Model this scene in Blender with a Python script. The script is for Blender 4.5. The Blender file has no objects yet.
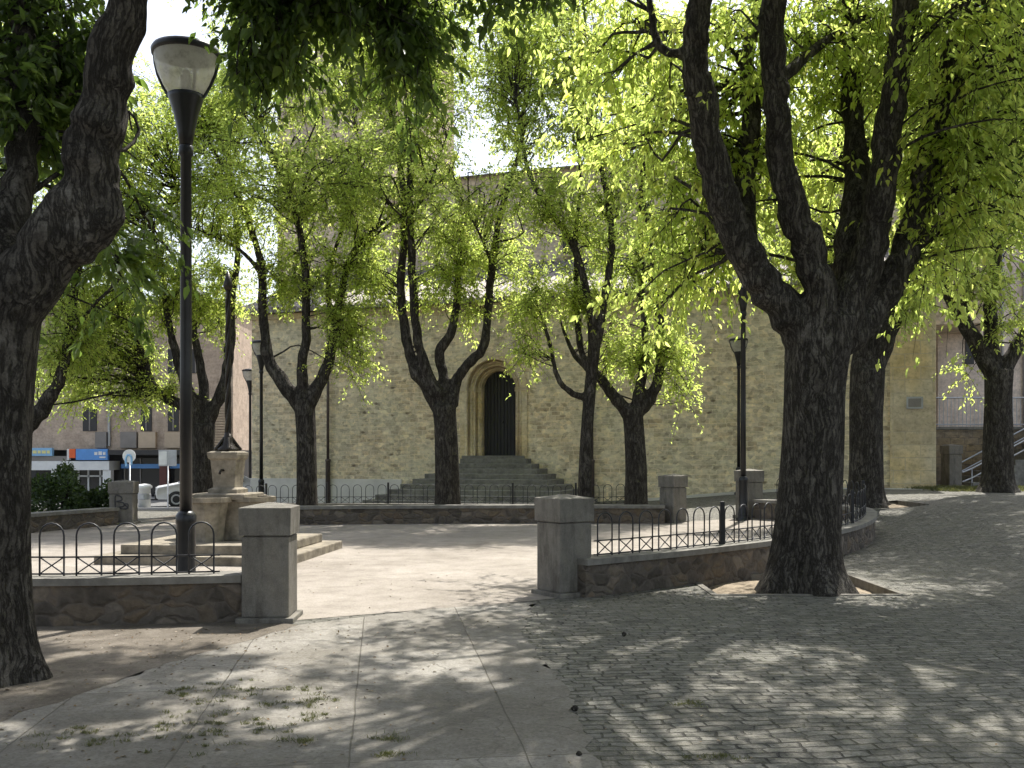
import bpy, bmesh, math, random
import numpy as np
from mathutils import Vector, Matrix
R = math.radians
rnd = random.Random(7)
rng = np.random.default_rng(11)
S = bpy.context.scene
C = S.collection

# ------------------------------------------------------------------ camera, sky, sun
EYE, F, HOR = 1.6, 1000.0, 455.0
cam = bpy.data.cameras.new('camera'); co = bpy.data.objects.new('camera', cam); C.objects.link(co)
co.location = (0, 0, EYE); co.rotation_euler = (R(90), 0, 0)
cam.sensor_width = 36; cam.lens = 36 * F / 1024; cam.shift_y = (HOR - 384) / 1024
cam.clip_start = 0.05; cam.clip_end = 6000
S.camera = co
SUN_EL, SUN_AZ = 60.0, 24.0            # azimuth measured from +Y towards +X
W = bpy.data.worlds.new("World"); S.world = W; W.use_nodes = True
wn = W.node_tree.nodes; wl = W.node_tree.links
sky = wn.new('ShaderNodeTexSky'); sky.sky_type = 'NISHITA'; sky.sun_disc = False
sky.sun_elevation = R(SUN_EL); sky.sun_rotation = R(SUN_AZ); sky.dust_density = 2.5; sky.air_density = 1.0
hs = wn.new('ShaderNodeHueSaturation'); hs.inputs['Saturation'].default_value = .55      # hazy, pale sky
wl.new(sky.outputs[0], hs.inputs['Color']); wl.new(hs.outputs[0], wn['Background'].inputs[0]); wn['Background'].inputs[1].default_value = 0.15
sl = bpy.data.lights.new('sun', 'SUN'); sl.energy = 4.7; sl.angle = R(0.53); sl.color = (1, 0.965, 0.905)
so = bpy.data.objects.new('sun', sl); C.objects.link(so)
sd = Vector((math.sin(R(SUN_AZ)) * math.cos(R(SUN_EL)), math.cos(R(SUN_AZ)) * math.cos(R(SUN_EL)), math.sin(R(SUN_EL))))
so.rotation_euler = sd.to_track_quat('Z', 'Y').to_euler(); so.location = sd * 60
S.view_settings.view_transform = 'Standard'; S.view_settings.look = 'None'
S.view_settings.gamma = 1; S.view_settings.exposure = 0.98; S.view_settings.use_curve_mapping = False
S.render.engine = 'CYCLES'
S.cycles.max_bounces = 8; S.cycles.transmission_bounces = 6; S.cycles.transparent_max_bounces = 8
S.cycles.diffuse_bounces = 5; S.cycles.use_adaptive_sampling = True; S.cycles.adaptive_threshold = 0.02

def P(px, py, Y):                       # a point seen in the photograph, at its own distance
    return Vector(((px - 512) * Y / F, Y, EYE - (py - HOR) * Y / F))

def sst(t):
    t = min(1, max(0, t)); return t * t * (3 - 2 * t)
def g(x, y):                            # height of the ground
    t = (x - 4 + (y - 20) * 0.25) / 8.5
    z = 0.62 * sst(t) * sst((y - 9) / 8)
    z -= 0.45 * sst((y - 26) / 16) * sst((-3 - x) / 6)
    return z

# ------------------------------------------------------------------ materials
def new_mat(name):
    m = bpy.data.materials.new(name); m.use_nodes = True
    nt = m.node_tree
    return m, nt, nt.nodes['Principled BSDF']
def N(nt, typ, **kw):
    n = nt.nodes.new(typ)
    for k, v in kw.items():
        if k.startswith('_'): setattr(n, k[1:], v)
        else: n.inputs[k.replace('__', ' ')].default_value = v
    return n
def lnk(nt, a, b): nt.links.new(a, b)
def ramp(nt, fac, stops):
    r = nt.nodes.new('ShaderNodeValToRGB'); e = r.color_ramp.elements
    e[0].position, e[0].color = stops[0][0], (*stops[0][1], 1)
    e[1].position, e[1].color = stops[-1][0], (*stops[-1][1], 1)
    for p, c in stops[1:-1]:
        q = e.new(p); q.color = (*c, 1)
    lnk(nt, fac, r.inputs[0]); return r.outputs[0]
def mix(nt, fac, a, b, mode='MIX'):
    m = nt.nodes.new('ShaderNodeMix'); m.data_type = 'RGBA'; m.blend_type = mode
    for s, v in ((m.inputs[0], fac), (m.inputs[6], a), (m.inputs[7], b)):
        if hasattr(v, 'is_output'): lnk(nt, v, s)
        elif isinstance(v, (int, float)): s.default_value = v
        else: s.default_value = (*v, 1)
    return m.outputs[2]
def math_(nt, op, a, b=None, c=None):
    m = nt.nodes.new('ShaderNodeMath'); m.operation = op
    for i, v in enumerate((a, b, c)):
        if v is None: continue
        if hasattr(v, 'is_output'): lnk(nt, v, m.inputs[i])
        else: m.inputs[i].default_value = v
    return m.outputs[0]
def noise(nt, vec, scale, detail=5, rough=.6, dist=0):
    n = nt.nodes.new('ShaderNodeTexNoise'); n.inputs['Scale'].default_value = scale
    n.inputs['Detail'].default_value = detail; n.inputs['Roughness'].default_value = rough
    n.inputs['Distortion'].default_value = dist
    if vec is not None: lnk(nt, vec, n.inputs['Vector'])
    return n
def objco(nt, which='Object'):
    return nt.nodes.new('ShaderNodeTexCoord').outputs[which]
def mapping(nt, vec, scale=(1, 1, 1), rot=(0, 0, 0), loc=(0, 0, 0)):
    m = nt.nodes.new('ShaderNodeMapping'); lnk(nt, vec, m.inputs[0])
    m.inputs['Scale'].default_value = scale; m.inputs['Rotation'].default_value = rot; m.inputs['Location'].default_value = loc
    return m.outputs[0]
def bump(nt, b, h, strength=.5, dist=.02):
    n = nt.nodes.new('ShaderNodeBump'); n.inputs['Strength'].default_value = strength; n.inputs['Distance'].default_value = dist
    lnk(nt, h, n.inputs['Height']); lnk(nt, n.outputs[0], b.inputs['Normal'])
def warp(nt, vec, scale, amp):
    n = noise(nt, vec, scale, 2)
    v = nt.nodes.new('ShaderNodeVectorMath'); v.operation = 'SUBTRACT'; lnk(nt, n.outputs['Color'], v.inputs[0]); v.inputs[1].default_value = (.5, .5, .5)
    s = nt.nodes.new('ShaderNodeVectorMath'); s.operation = 'SCALE'; lnk(nt, v.outputs[0], s.inputs[0]); s.inputs['Scale'].default_value = amp
    a = nt.nodes.new('ShaderNodeVectorMath'); a.operation = 'ADD'; lnk(nt, vec, a.inputs[0]); lnk(nt, s.outputs[0], a.inputs[1])
    return a.outputs[0]

def simple(name, col, rough=.6, metal=0, var=.25, scale=6, bmp=0, spec=.5):
    m, nt, b = new_mat(name)
    o = objco(nt); n = noise(nt, o, scale, 6, .65)
    lo = tuple(c * (1 - var) for c in col); hi = tuple(min(1, c * (1 + var)) for c in col)
    lnk(nt, ramp(nt, n.outputs['Fac'], [(.3, lo), (.7, hi)]), b.inputs['Base Color'])
    b.inputs['Roughness'].default_value = rough; b.inputs['Metallic'].default_value = metal
    b.inputs['Specular IOR Level'].default_value = spec
    if bmp: bump(nt, b, noise(nt, o, scale * 5, 4).outputs['Fac'], bmp, .01)
    return m

M = {}
def granite():
    m, nt, b = new_mat('granite')
    o = objco(nt); n = noise(nt, o, 130, 4, .75); n2 = noise(nt, mapping(nt, o, (3.5, 3.5, .9)), 1.6, 6, .7); n3 = noise(nt, o, 6, 6, .7)
    c = ramp(nt, n.outputs['Fac'], [(.3, (.115, .107, .093)), (.5, (.165, .153, .133)), (.7, (.21, .196, .172))])
    c = mix(nt, 1, c, ramp(nt, n2.outputs['Fac'], [(.3, (.5, .48, .44)), (.5, (1, 1, 1)), (.75, (1.15, 1.12, 1.05))]), 'MULTIPLY')
    c = mix(nt, 1, c, ramp(nt, n3.outputs['Fac'], [(.3, (.75, .74, .72)), (.6, (1.08, 1.08, 1.06))]), 'MULTIPLY')
    lnk(nt, c, b.inputs['Base Color']); b.inputs['Roughness'].default_value = .85; b.inputs['Specular IOR Level'].default_value = .25
    bump(nt, b, math_(nt, 'ADD', n.outputs['Fac'], n3.outputs['Fac']), .5, .012)
    return m
M['granite'] = granite()
M['coping'] = simple('coping', (.17, .16, .138), .85, 0, .35, 5, .4, .3)
M['iron'] = simple('iron', (.02, .02, .022), .5, .3, .3, 20)
M['lamp_black'] = simple('lamp_black', (.014, .014, .015), .38, .2, .3, 10)
M['bronze'] = simple('bronze', (.035, .03, .024), .32, .8, .4, 12, .4)
M['fountain_stone'] = simple('fountain_stone', (.21, .183, .14), .9, 0, .5, 5, .6, .2)
M['white_paint'] = simple('white_paint', (.75, .75, .73), .5, 0, .08, 4)
M['grey_metal'] = simple('grey_metal', (.4, .41, .42), .4, .6, .15, 4)
M['blue_sign'] = simple('blue_sign', (.10, .30, .68), .4, 0, .1, 3)
M['pale_blue_sign'] = simple('pale_blue_sign', (.25, .48, .72), .4, 0, .08, 3)
M['orange_sign'] = simple('orange_sign', (.75, .12, .02), .4, 0, .08, 3)
M['yellow_sign'] = simple('yellow_sign', (.75, .70, .30), .4, 0, .08, 3)
M['dark_trim'] = simple('dark_trim', (.03, .028, .027), .5, 0, .2, 3)
M['red_brown'] = simple('red_brown', (.11, .03, .022), .5, 0, .2, 3)
M['bin_blue'] = simple('bin_blue', (.012, .018, .05), .4, 0, .2, 5)
M['rubber'] = simple('rubber', (.02, .02, .02), .8, 0, .2, 8)
M['car_white'] = simple('car_white', (.72, .73, .74), .25, 0, .04, 2)
M['beige_panel'] = simple('beige_panel', (.50, .40, .29), .8, 0, .12, 2)
M['grey_panel'] = simple('grey_panel', (.24, .22, .20), .8, 0, .15, 2)
M['render_pale'] = simple('render_pale', (.62, .59, .54), .8, 0, .14, 1.5, .2)
M['soil'] = simple('soil', (.22, .18, .132), .95, 0, .5, 7, .6, .1)
M['downpipe'] = simple('downpipe', (.09, .07, .065), .6, .2, .3, 6)
M['roof_tile'] = None

def glass_dark():
    m, nt, b = new_mat('window_glass')
    b.inputs['Base Color'].default_value = (.02, .023, .027, 1); b.inputs['Roughness'].default_value = .08
    return m
M['glass'] = glass_dark()
def lamp_glass():
    m, nt, b = new_mat('lamp_glass')
    o = objco(nt); n = noise(nt, o, 9, 8, .75)
    lnk(nt, ramp(nt, n.outputs['Fac'], [(.35, (.28, .26, .2)), (.5, (.7, .68, .6)), (.7, (.85, .84, .78))]), b.inputs['Base Color'])
    b.inputs['Roughness'].default_value = .25
    t = N(nt, 'ShaderNodeBsdfTranslucent'); t.inputs[0].default_value = (.75, .73, .66, 1)
    tr = N(nt, 'ShaderNodeBsdfTransparent'); tr.inputs[0].default_value = (.85, .85, .82, 1)
    m1 = N(nt, 'ShaderNodeMixShader'); m1.inputs[0].default_value = .5
    m2 = N(nt, 'ShaderNodeMixShader'); m2.inputs[0].default_value = .22
    lnk(nt, b.outputs[0], m1.inputs[1]); lnk(nt, t.outputs[0], m1.inputs[2])
    lnk(nt, m1.outputs[0], m2.inputs[1]); lnk(nt, tr.outputs[0], m2.inputs[2])
    lnk(nt, m2.outputs[0], nt.nodes['Material Output'].inputs[0])
    return m
M['lamp_glass'] = lamp_glass()

def rubble(name, stone, mortar, sc=4.2):
    m, nt, b = new_mat(name)
    o = warp(nt, warp(nt, objco(nt), 2.2, .3), 9, .06); v = mapping(nt, o, (.8, .8, 1.3))
    e = N(nt, 'ShaderNodeTexVoronoi', _feature='DISTANCE_TO_EDGE', Scale=sc); lnk(nt, v, e.inputs['Vector'])
    f = N(nt, 'ShaderNodeTexVoronoi', _feature='F1', Scale=sc); lnk(nt, v, f.inputs['Vector'])
    sep = N(nt, 'ShaderNodeSeparateColor'); lnk(nt, f.outputs['Color'], sep.inputs[0])
    c = ramp(nt, sep.outputs[0], [(0, tuple(x * .55 for x in stone)), (.5, stone), (.8, (stone[0] * 1.15, stone[1] * 1.02, stone[2] * .85)), (1, tuple(min(1, x * 1.5) for x in stone))])
    n = noise(nt, objco(nt), 14, 7, .7)
    c = mix(nt, .8, c, ramp(nt, n.outputs['Fac'], [(.25, (.45, .45, .45)), (.75, (1.15, 1.15, 1.15))]), 'MULTIPLY')
    mm = ramp(nt, e.outputs['Distance'], [(.01, (1, 1, 1)), (.12, (0, 0, 0))])
    c = mix(nt, math_(nt, 'MULTIPLY', mm, .8), c, mortar)
    lnk(nt, c, b.inputs['Base Color']); b.inputs['Roughness'].default_value = .9; b.inputs['Specular IOR Level'].default_value = .2
    h = ramp(nt, e.outputs['Distance'], [(0, (0, 0, 0)), (.2, (.6, .6, .6))])
    h2 = math_(nt, 'ADD', h, math_(nt, 'MULTIPLY', n.outputs['Fac'], .7))
    bump(nt, b, h2, .8, .04)
    return m
M['rubble'] = rubble('rubble', (.135, .115, .092), (.115, .098, .08), 5.6)

def coursed(name, c1, c2, mortar, bw, rh, holes=False, warpamp=.07, strength=.6, msize=.014, tint=None):
    m, nt, b = new_mat(name)
    o = objco(nt)
    s = N(nt, 'ShaderNodeSeparateXYZ'); lnk(nt, o, s.inputs[0])
    cb = N(nt, 'ShaderNodeCombineXYZ'); lnk(nt, math_(nt, 'ADD', s.outputs[0], s.outputs[1]), cb.inputs[0]); lnk(nt, s.outputs[2], cb.inputs[1])
    v0 = cb.outputs[0]
    v = warp(nt, warp(nt, v0, .9, warpamp * 2), 5, warpamp)
    def brick(bw, rh, off):
        br = N(nt, 'ShaderNodeTexBrick', Scale=1, Mortar__Size=msize, Mortar__Smooth=.5, Bias=0, Brick__Width=bw, Row__Height=rh)
        br.offset = off; br.squash = 1.6 if holes else 1; br.squash_frequency = 3
        br.inputs['Color1'].default_value = (0, 0, 0, 1); br.inputs['Color2'].default_value = (1, 1, 1, 1); br.inputs['Mortar'].default_value = (.5, .5, .5, 1)
        lnk(nt, v, br.inputs['Vector']); return br
    br = brick(bw, rh, .43)
    n1 = noise(nt, v0, 9, 8, .72); n2 = noise(nt, v0, .55, 3, .55); n3 = noise(nt, v0, 2.1, 4, .6)
    col = mix(nt, br.outputs['Color'], c1, c2)
    col = mix(nt, math_(nt, 'MULTIPLY', ramp(nt, n2.outputs['Fac'], [(.42, (0, 0, 0)), (.62, (1, 1, 1))]), .65), col, tint or (c2[0] * 1.1, c2[1] * .95, c2[2] * .62))
    col = mix(nt, 1, col, ramp(nt, n1.outputs['Fac'], [(.25, (.55, .55, .55)), (.5, (1, 1, 1)), (.8, (1.22, 1.22, 1.2))]), 'MULTIPLY')
    col = mix(nt, 1, col, ramp(nt, n3.outputs['Fac'], [(.3, (.72, .72, .72)), (.6, (1.05, 1.05, 1.05))]), 'MULTIPLY')
    col = mix(nt, math_(nt, 'MULTIPLY', br.outputs['Fac'], .75), col, mortar)
    hgt = math_(nt, 'SUBTRACT', math_(nt, 'MULTIPLY', n1.outputs['Fac'], .8), math_(nt, 'MULTIPLY', br.outputs['Fac'], .8))
    if holes:
        vo = N(nt, 'ShaderNodeTexVoronoi', _feature='F1', Scale=1.9, Randomness=1.0); lnk(nt, mapping(nt, v, (1, 1.9, 1)), vo.inputs['Vector'])
        hm = ramp(nt, vo.outputs['Distance'], [(.09, (1, 1, 1)), (.2, (0, 0, 0))])
        sp = N(nt, 'ShaderNodeSeparateColor'); lnk(nt, vo.outputs['Color'], sp.inputs[0])
        hm = math_(nt, 'MULTIPLY', math_(nt, 'MULTIPLY', hm, .8), math_(nt, 'GREATER_THAN', sp.outputs[0], .62))
        col = mix(nt, hm, col, tuple(x * .3 for x in c1))
        hgt = math_(nt, 'SUBTRACT', hgt, hm)
        vo2 = N(nt, 'ShaderNodeTexVoronoi', _feature='F1', Scale=7); lnk(nt, mapping(nt, v, (.9, 1.5, 1)), vo2.inputs['Vector'])
        sp2 = N(nt, 'ShaderNodeSeparateColor'); lnk(nt, vo2.outputs['Color'], sp2.inputs[0])
        col = mix(nt, .55, col, ramp(nt, sp2.outputs[1], [(0, (.45, .43, .42)), (.25, (.85, .85, .85)), (.6, (1.05, 1.05, 1.05)), (1, (1.3, 1.22, 1.05))]), 'MULTIPLY')
    lnk(nt, col, b.inputs['Base Color']); b.inputs['Roughness'].default_value = .92; b.inputs['Specular IOR Level'].default_value = .2
    bump(nt, b, hgt, strength, .035)
    return m
M['church_stone'] = coursed('church_stone', (.53, .425, .29), (.82, .70, .50), (.76, .66, .48), .31, .145, True, tint=(.66, .61, .45))
M['ashlar'] = coursed('ashlar', (.50, .42, .29), (.66, .57, .41), (.50, .43, .32), .75, .38, False, .02, .5)
M['ashlar_pink'] = coursed('ashlar_pink', (.68, .57, .48), (.78, .66, .56), (.6, .52, .45), .7, .36, False, .015, .3, .01, (.76, .63, .53))
M['tower_stone'] = coursed('tower_stone', (.62, .50, .38), (.72, .59, .45), (.6, .52, .41), .4, .2, True, tint=(.70, .58, .43))
M['pink_brick'] = coursed('pink_brick', (.44, .35, .275), (.51, .41, .32), (.45, .38, .31), .9, .28, False, .01, .15, .008, (.52, .41, .32))
M['retaining'] = coursed('retaining', (.17, .14, .11), (.26, .22, .17), (.14, .12, .1), .45, .22, True)

def steps_mat():
    m, nt, b = new_mat('step_stone')
    o = objco(nt); n = noise(nt, o, 8, 8, .7); n2 = noise(nt, o, 1.2, 4)
    c = ramp(nt, n.outputs['Fac'], [(.3, (.12, .115, .10)), (.6, (.22, .21, .185)), (.8, (.3, .285, .25))])
    c = mix(nt, 1, c, ramp(nt, n2.outputs['Fac'], [(.35, (.7, .7, .7)), (.65, (1.1, 1.1, 1.1))]), 'MULTIPLY')
    lnk(nt, c, b.inputs['Base Color']); b.inputs['Roughness'].default_value = .9
    bump(nt, b, n.outputs['Fac'], .5, .03)
    return m
M['step_stone'] = steps_mat()

def roof_mat():
    m, nt, b = new_mat('roof_tiles')
    o = objco(nt); w = N(nt, 'ShaderNodeTexWave', Scale=1.45, Distortion=1.2, Detail=2); w.bands_direction = 'X'; lnk(nt, o, w.inputs['Vector'])
    n = noise(nt, o, 5, 7, .75)
    c = ramp(nt, n.outputs['Fac'], [(.3, (.14, .12, .10)), (.5, (.32, .29, .26)), (.7, (.48, .46, .43))])
    lnk(nt, c, b.inputs['Base Color']); b.inputs['Roughness'].default_value = .9
    bump(nt, b, w.outputs['Fac'], 1, .08)
    return m
M['roof_tile'] = roof_mat()

def wood_mat():
    m, nt, b = new_mat('door_wood')
    o = objco(nt); v = mapping(nt, o, (9, 9, .6)); n = noise(nt, v, 3, 6, .7)
    lnk(nt, ramp(nt, n.outputs['Fac'], [(.3, (.012, .012, .014)), (.7, (.032, .032, .036))]), b.inputs['Base Color'])
    b.inputs['Roughness'].default_value = .7; bump(nt, b, n.outputs['Fac'], .3, .01)
    return m
M['door_wood'] = wood_mat()

def bark_mat(name, dark, mid, light):
    m, nt, b = new_mat(name)
    o = objco(nt); wv = warp(nt, warp(nt, o, 1.6, .22), 7, .05)
    f1 = noise(nt, mapping(nt, wv, (9, 9, 1.5)), 2.1, 6, .62); f2 = noise(nt, mapping(nt, wv, (5, 5, 9)), 2.4, 5, .6)
    fis = math_(nt, 'ABSOLUTE', math_(nt, 'SUBTRACT', f1.outputs['Fac'], .5))
    crk = ramp(nt, fis, [(0, (1, 1, 1)), (.07, (0, 0, 0))])
    n = noise(nt, mapping(nt, wv, (2.2, 2.2, .9)), 4, 8, .75); n2 = noise(nt, o, 1.7, 6, .7); n3 = noise(nt, o, 60, 4, .75)
    c = ramp(nt, n.outputs['Fac'], [(.32, dark), (.55, mid), (.75, light)])
    c = mix(nt, ramp(nt, n2.outputs['Fac'], [(.54, (0, 0, 0)), (.66, (.6, .6, .6))]), c, light)
    c = mix(nt, 1, c, ramp(nt, n3.outputs['Fac'], [(.3, (.6, .6, .6)), (.65, (1.2, 1.2, 1.2))]), 'MULTIPLY')
    c = mix(nt, math_(nt, 'MULTIPLY', crk, .75), c, tuple(x * .45 for x in dark))
    lnk(nt, c, b.inputs['Base Color']); b.inputs['Roughness'].default_value = .95; b.inputs['Specular IOR Level'].default_value = .12
    h = math_(nt, 'SUBTRACT', math_(nt, 'ADD', math_(nt, 'MULTIPLY', n.outputs['Fac'], .9), math_(nt, 'MULTIPLY', n3.outputs['Fac'], .3)), crk)
    h = math_(nt, 'ADD', h, math_(nt, 'MULTIPLY', f2.outputs['Fac'], .5))
    bump(nt, b, h, .8, .03)
    return m
M['bark'] = bark_mat('bark', (.034, .03, .025), (.085, .076, .063), (.18, .166, .142))

def leaf_mat(name, diff, trans, mixf=.55):
    m, nt, b = new_mat(name)
    a = N(nt, 'ShaderNodeAttribute'); a.attribute_name = 'rnd'
    f = a.outputs['Fac']
    cd = ramp(nt, f, [(0, tuple(x * .6 for x in diff)), (.5, diff), (1, (diff[0] * 1.5, diff[1] * 1.3, diff[2] * 1.1))])
    ct = ramp(nt, f, [(0, tuple(x * .65 for x in trans)), (.5, trans), (1, (min(1, trans[0] * 1.4), min(1, trans[1] * 1.2), trans[2] * 1.2))])
    lnk(nt, cd, b.inputs['Base Color']); b.inputs['Roughness'].default_value = .42; b.inputs['Specular IOR Level'].default_value = .45
    t = N(nt, 'ShaderNodeBsdfTranslucent'); lnk(nt, ct, t.inputs[0])
    ms = N(nt, 'ShaderNodeMixShader'); ms.inputs[0].default_value = mixf
    lnk(nt, b.outputs[0], ms.inputs[1]); lnk(nt, t.outputs[0], ms.inputs[2]); lnk(nt, ms.outputs[0], nt.nodes['Material Output'].inputs[0])
    return m
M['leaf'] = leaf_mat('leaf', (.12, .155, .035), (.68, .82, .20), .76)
M['leaf_shaded'] = leaf_mat('leaf_shaded', (.045, .075, .018), (.20, .31, .05), .5)  # same leaf made darker: crown shade put into the colour
M['leaf_hedge'] = leaf_mat('leaf_hedge', (.035, .06, .018), (.10, .17, .03), .35)
M['grass'] = leaf_mat('grass', (.085, .095, .032), (.17, .19, .06), .35)
M['litter'] = leaf_mat('litter', (.14, .10, .05), (.10, .08, .03), .15)

def cobble_mat():
    m, nt, b = new_mat('cobbles')
    o = objco(nt); s = N(nt, 'ShaderNodeSeparateXYZ'); lnk(nt, o, s.inputs[0])
    cb = N(nt, 'ShaderNodeCombineXYZ'); lnk(nt, s.outputs[0], cb.inputs[0]); lnk(nt, s.outputs[1], cb.inputs[1])
    v = mapping(nt, warp(nt, warp(nt, cb.outputs[0], .8, .3), 9, .05), (1, 1, 1), (0, 0, R(-5)))
    br = N(nt, 'ShaderNodeTexBrick', Scale=1, Mortar__Size=.013, Mortar__Smooth=1, Bias=0, Brick__Width=.165, Row__Height=.092)
    br.offset = .47; br.squash = 1.25; br.squash_frequency = 3
    br.inputs['Color1'].default_value = (0, 0, 0, 1); br.inputs['Color2'].default_value = (1, 1, 1, 1); br.inputs['Mortar'].default_value = (.3, .3, .3, 1)
    lnk(nt, v, br.inputs['Vector'])
    n = noise(nt, cb.outputs[0], 11, 7, .7); n2 = noise(nt, cb.outputs[0], .55, 4, .6); n3 = noise(nt, cb.outputs[0], 60, 3, .6)
    n6 = noise(nt, cb.outputs[0], 5, 4, .7)
    jt = math_(nt, 'MULTIPLY', ramp(nt, br.outputs['Fac'], [(.05, (0, 0, 0)), (.6, (1, 1, 1))]), ramp(nt, n6.outputs['Fac'], [(.36, (.15, .15, .15)), (.58, (1, 1, 1))]))
    vo = N(nt, 'ShaderNodeTexVoronoi', _feature='F1', Scale=9); lnk(nt, mapping(nt, v, (.7, 1.2, 1)), vo.inputs['Vector'])
    sp = N(nt, 'ShaderNodeSeparateColor'); lnk(nt, vo.outputs['Color'], sp.inputs[0])
    c = mix(nt, mix(nt, .5, br.outputs['Color'], sp.outputs[0]), (.11, .105, .088), (.24, .23, .2))
    c = mix(nt, .5, c, ramp(nt, sp.outputs[1], [(0, (.75, .75, .7)), (.6, (1, 1, 1)), (1, (1.2, 1.14, 1.05))]), 'MULTIPLY')
    c = mix(nt, 1, c, ramp(nt, n.outputs['Fac'], [(.28, (.5, .5, .5)), (.7, (1.3, 1.3, 1.28))]), 'MULTIPLY')
    gap = mix(nt, ramp(nt, n2.outputs['Fac'], [(.45, (0, 0, 0)), (.62, (1, 1, 1))]), (.045, .041, .033), (.075, .075, .038))
    c = mix(nt, jt, c, gap)
    c = mix(nt, math_(nt, 'MULTIPLY', ramp(nt, n2.outputs['Fac'], [(.5, (0, 0, 0)), (.72, (1, 1, 1))]), .5), c, (.17, .158, .13))
    c = mix(nt, .8, c, ramp(nt, n3.outputs['Fac'], [(.3, (.6, .6, .6)), (.65, (1.15, 1.15, 1.15))]), 'MULTIPLY')
    lnk(nt, c, b.inputs['Base Color']); b.inputs['Roughness'].default_value = .75; b.inputs['Specular IOR Level'].default_value = .25
    h = math_(nt, 'ADD', math_(nt, 'SUBTRACT', math_(nt, 'MULTIPLY', n.outputs['Fac'], .9), math_(nt, 'MULTIPLY', jt, .9)), math_(nt, 'MULTIPLY', n3.outputs['Fac'], .3))
    h = math_(nt, 'ADD', h, math_(nt, 'MULTIPLY', sp.outputs[2], .35))
    bump(nt, b, h, 1, .035)
    return m
M['cobbles'] = cobble_mat()
def slab_mat():
    m, nt, b = new_mat('paving')
    o = objco(nt); v = mapping(nt, warp(nt, o, 1.5, .03), (1, 1, 1), (0, 0, R(-7.5)), (.16, 0, 0))
    br = N(nt, 'ShaderNodeTexBrick', Scale=1, Mortar__Size=.006, Mortar__Smooth=.6, Bias=0, Brick__Width=.93, Row__Height=1.75)
    br.offset = .0; br.inputs['Color1'].default_value = (0, 0, 0, 1); br.inputs['Color2'].default_value = (1, 1, 1, 1)
    lnk(nt, v, br.inputs['Vector'])
    n = noise(nt, o, 16, 8, .75); n2 = noise(nt, o, .9, 6, .7); n3 = noise(nt, o, 120, 2, .6)
    c = mix(nt, br.outputs['Color'], (.185, .172, .149), (.245, .23, .202))
    c = mix(nt, 1, c, ramp(nt, n.outputs['Fac'], [(.28, (.68, .67, .65)), (.65, (1.1, 1.1, 1.1))]), 'MULTIPLY')
    c = mix(nt, 1, c, ramp(nt, n2.outputs['Fac'], [(.32, (.62, .60, .56)), (.6, (1.08, 1.08, 1.08))]), 'MULTIPLY')
    ck = N(nt, 'ShaderNodeTexVoronoi', _feature='DISTANCE_TO_EDGE', Scale=.5); lnk(nt, warp(nt, warp(nt, o, 3, .35), 14, .06), ck.inputs['Vector'])
    crack = ramp(nt, ck.outputs['Distance'], [(.001, (.45, .45, .45)), (.006, (0, 0, 0))])
    jf = math_(nt, 'MAXIMUM', math_(nt, 'MULTIPLY', br.outputs['Fac'], .85), crack)
    n4 = noise(nt, o, 3.2, 8, .78, .6)
    c = mix(nt, ramp(nt, n4.outputs['Fac'], [(.5, (0, 0, 0)), (.62, (.75, .75, .75))]), c, (.135, .122, .10))
    n5 = noise(nt, o, 45, 5, .8)
    c = mix(nt, .85, c, ramp(nt, n5.outputs['Fac'], [(.32, (.55, .54, .52)), (.5, (1, 1, 1)), (.72, (1.2, 1.2, 1.2))]), 'MULTIPLY')
    c = mix(nt, jf, c, (.10, .09, .07))
    lnk(nt, c, b.inputs['Base Color']); b.inputs['Roughness'].default_value = .85; b.inputs['Specular IOR Level'].default_value = .25
    bump(nt, b, math_(nt, 'ADD', math_(nt, 'SUBTRACT', math_(nt, 'MULTIPLY', n.outputs['Fac'], .35), math_(nt, 'MULTIPLY', jf, .8)), math_(nt, 'MULTIPLY', n3.outputs['Fac'], .12)), .7, .02)
    return m
M['paving'] = slab_mat()
def earth_mat(name, lo, mid, hi, sc=3):
    m, nt, b = new_mat(name)
    o = objco(nt); n = noise(nt, o, sc, 8, .72); n2 = noise(nt, o, 40, 5, .8); n3 = noise(nt, o, .5, 4, .6)
    c = ramp(nt, n.outputs['Fac'], [(.3, lo), (.5, mid), (.72, hi)])
    c = mix(nt, .7, c, ramp(nt, n2.outputs['Fac'], [(.3, (.6, .6, .6)), (.6, (1.1, 1.1, 1.1))]), 'MULTIPLY')
    c = mix(nt, .7, c, ramp(nt, n3.outputs['Fac'], [(.35, (.75, .74, .72)), (.65, (1.1, 1.1, 1.1))]), 'MULTIPLY')
    lnk(nt, c, b.inputs['Base Color']); b.inputs['Roughness'].default_value = .95; b.inputs['Specular IOR Level'].default_value = .12
    bump(nt, b, math_(nt, 'ADD', n.outputs['Fac'], math_(nt, 'MULTIPLY', n2.outputs['Fac'], .35)), .6, .03)
    return m
M['sand'] = earth_mat('sand', (.215, .19, .16), (.285, .255, .219), (.34, .306, .268))
M['dirt'] = earth_mat('dirt', (.085, .072, .058), (.145, .126, .102), (.22, .195, .162), 3.2)
M['asphalt'] = earth_mat('asphalt', (.12, .12, .12), (.17, .17, .168), (.22, .22, .215), 2)
M['sidewalk'] = earth_mat('sidewalk', (.38, .37, .35), (.46, .45, .42), (.52, .51, .48), 2)

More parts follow.
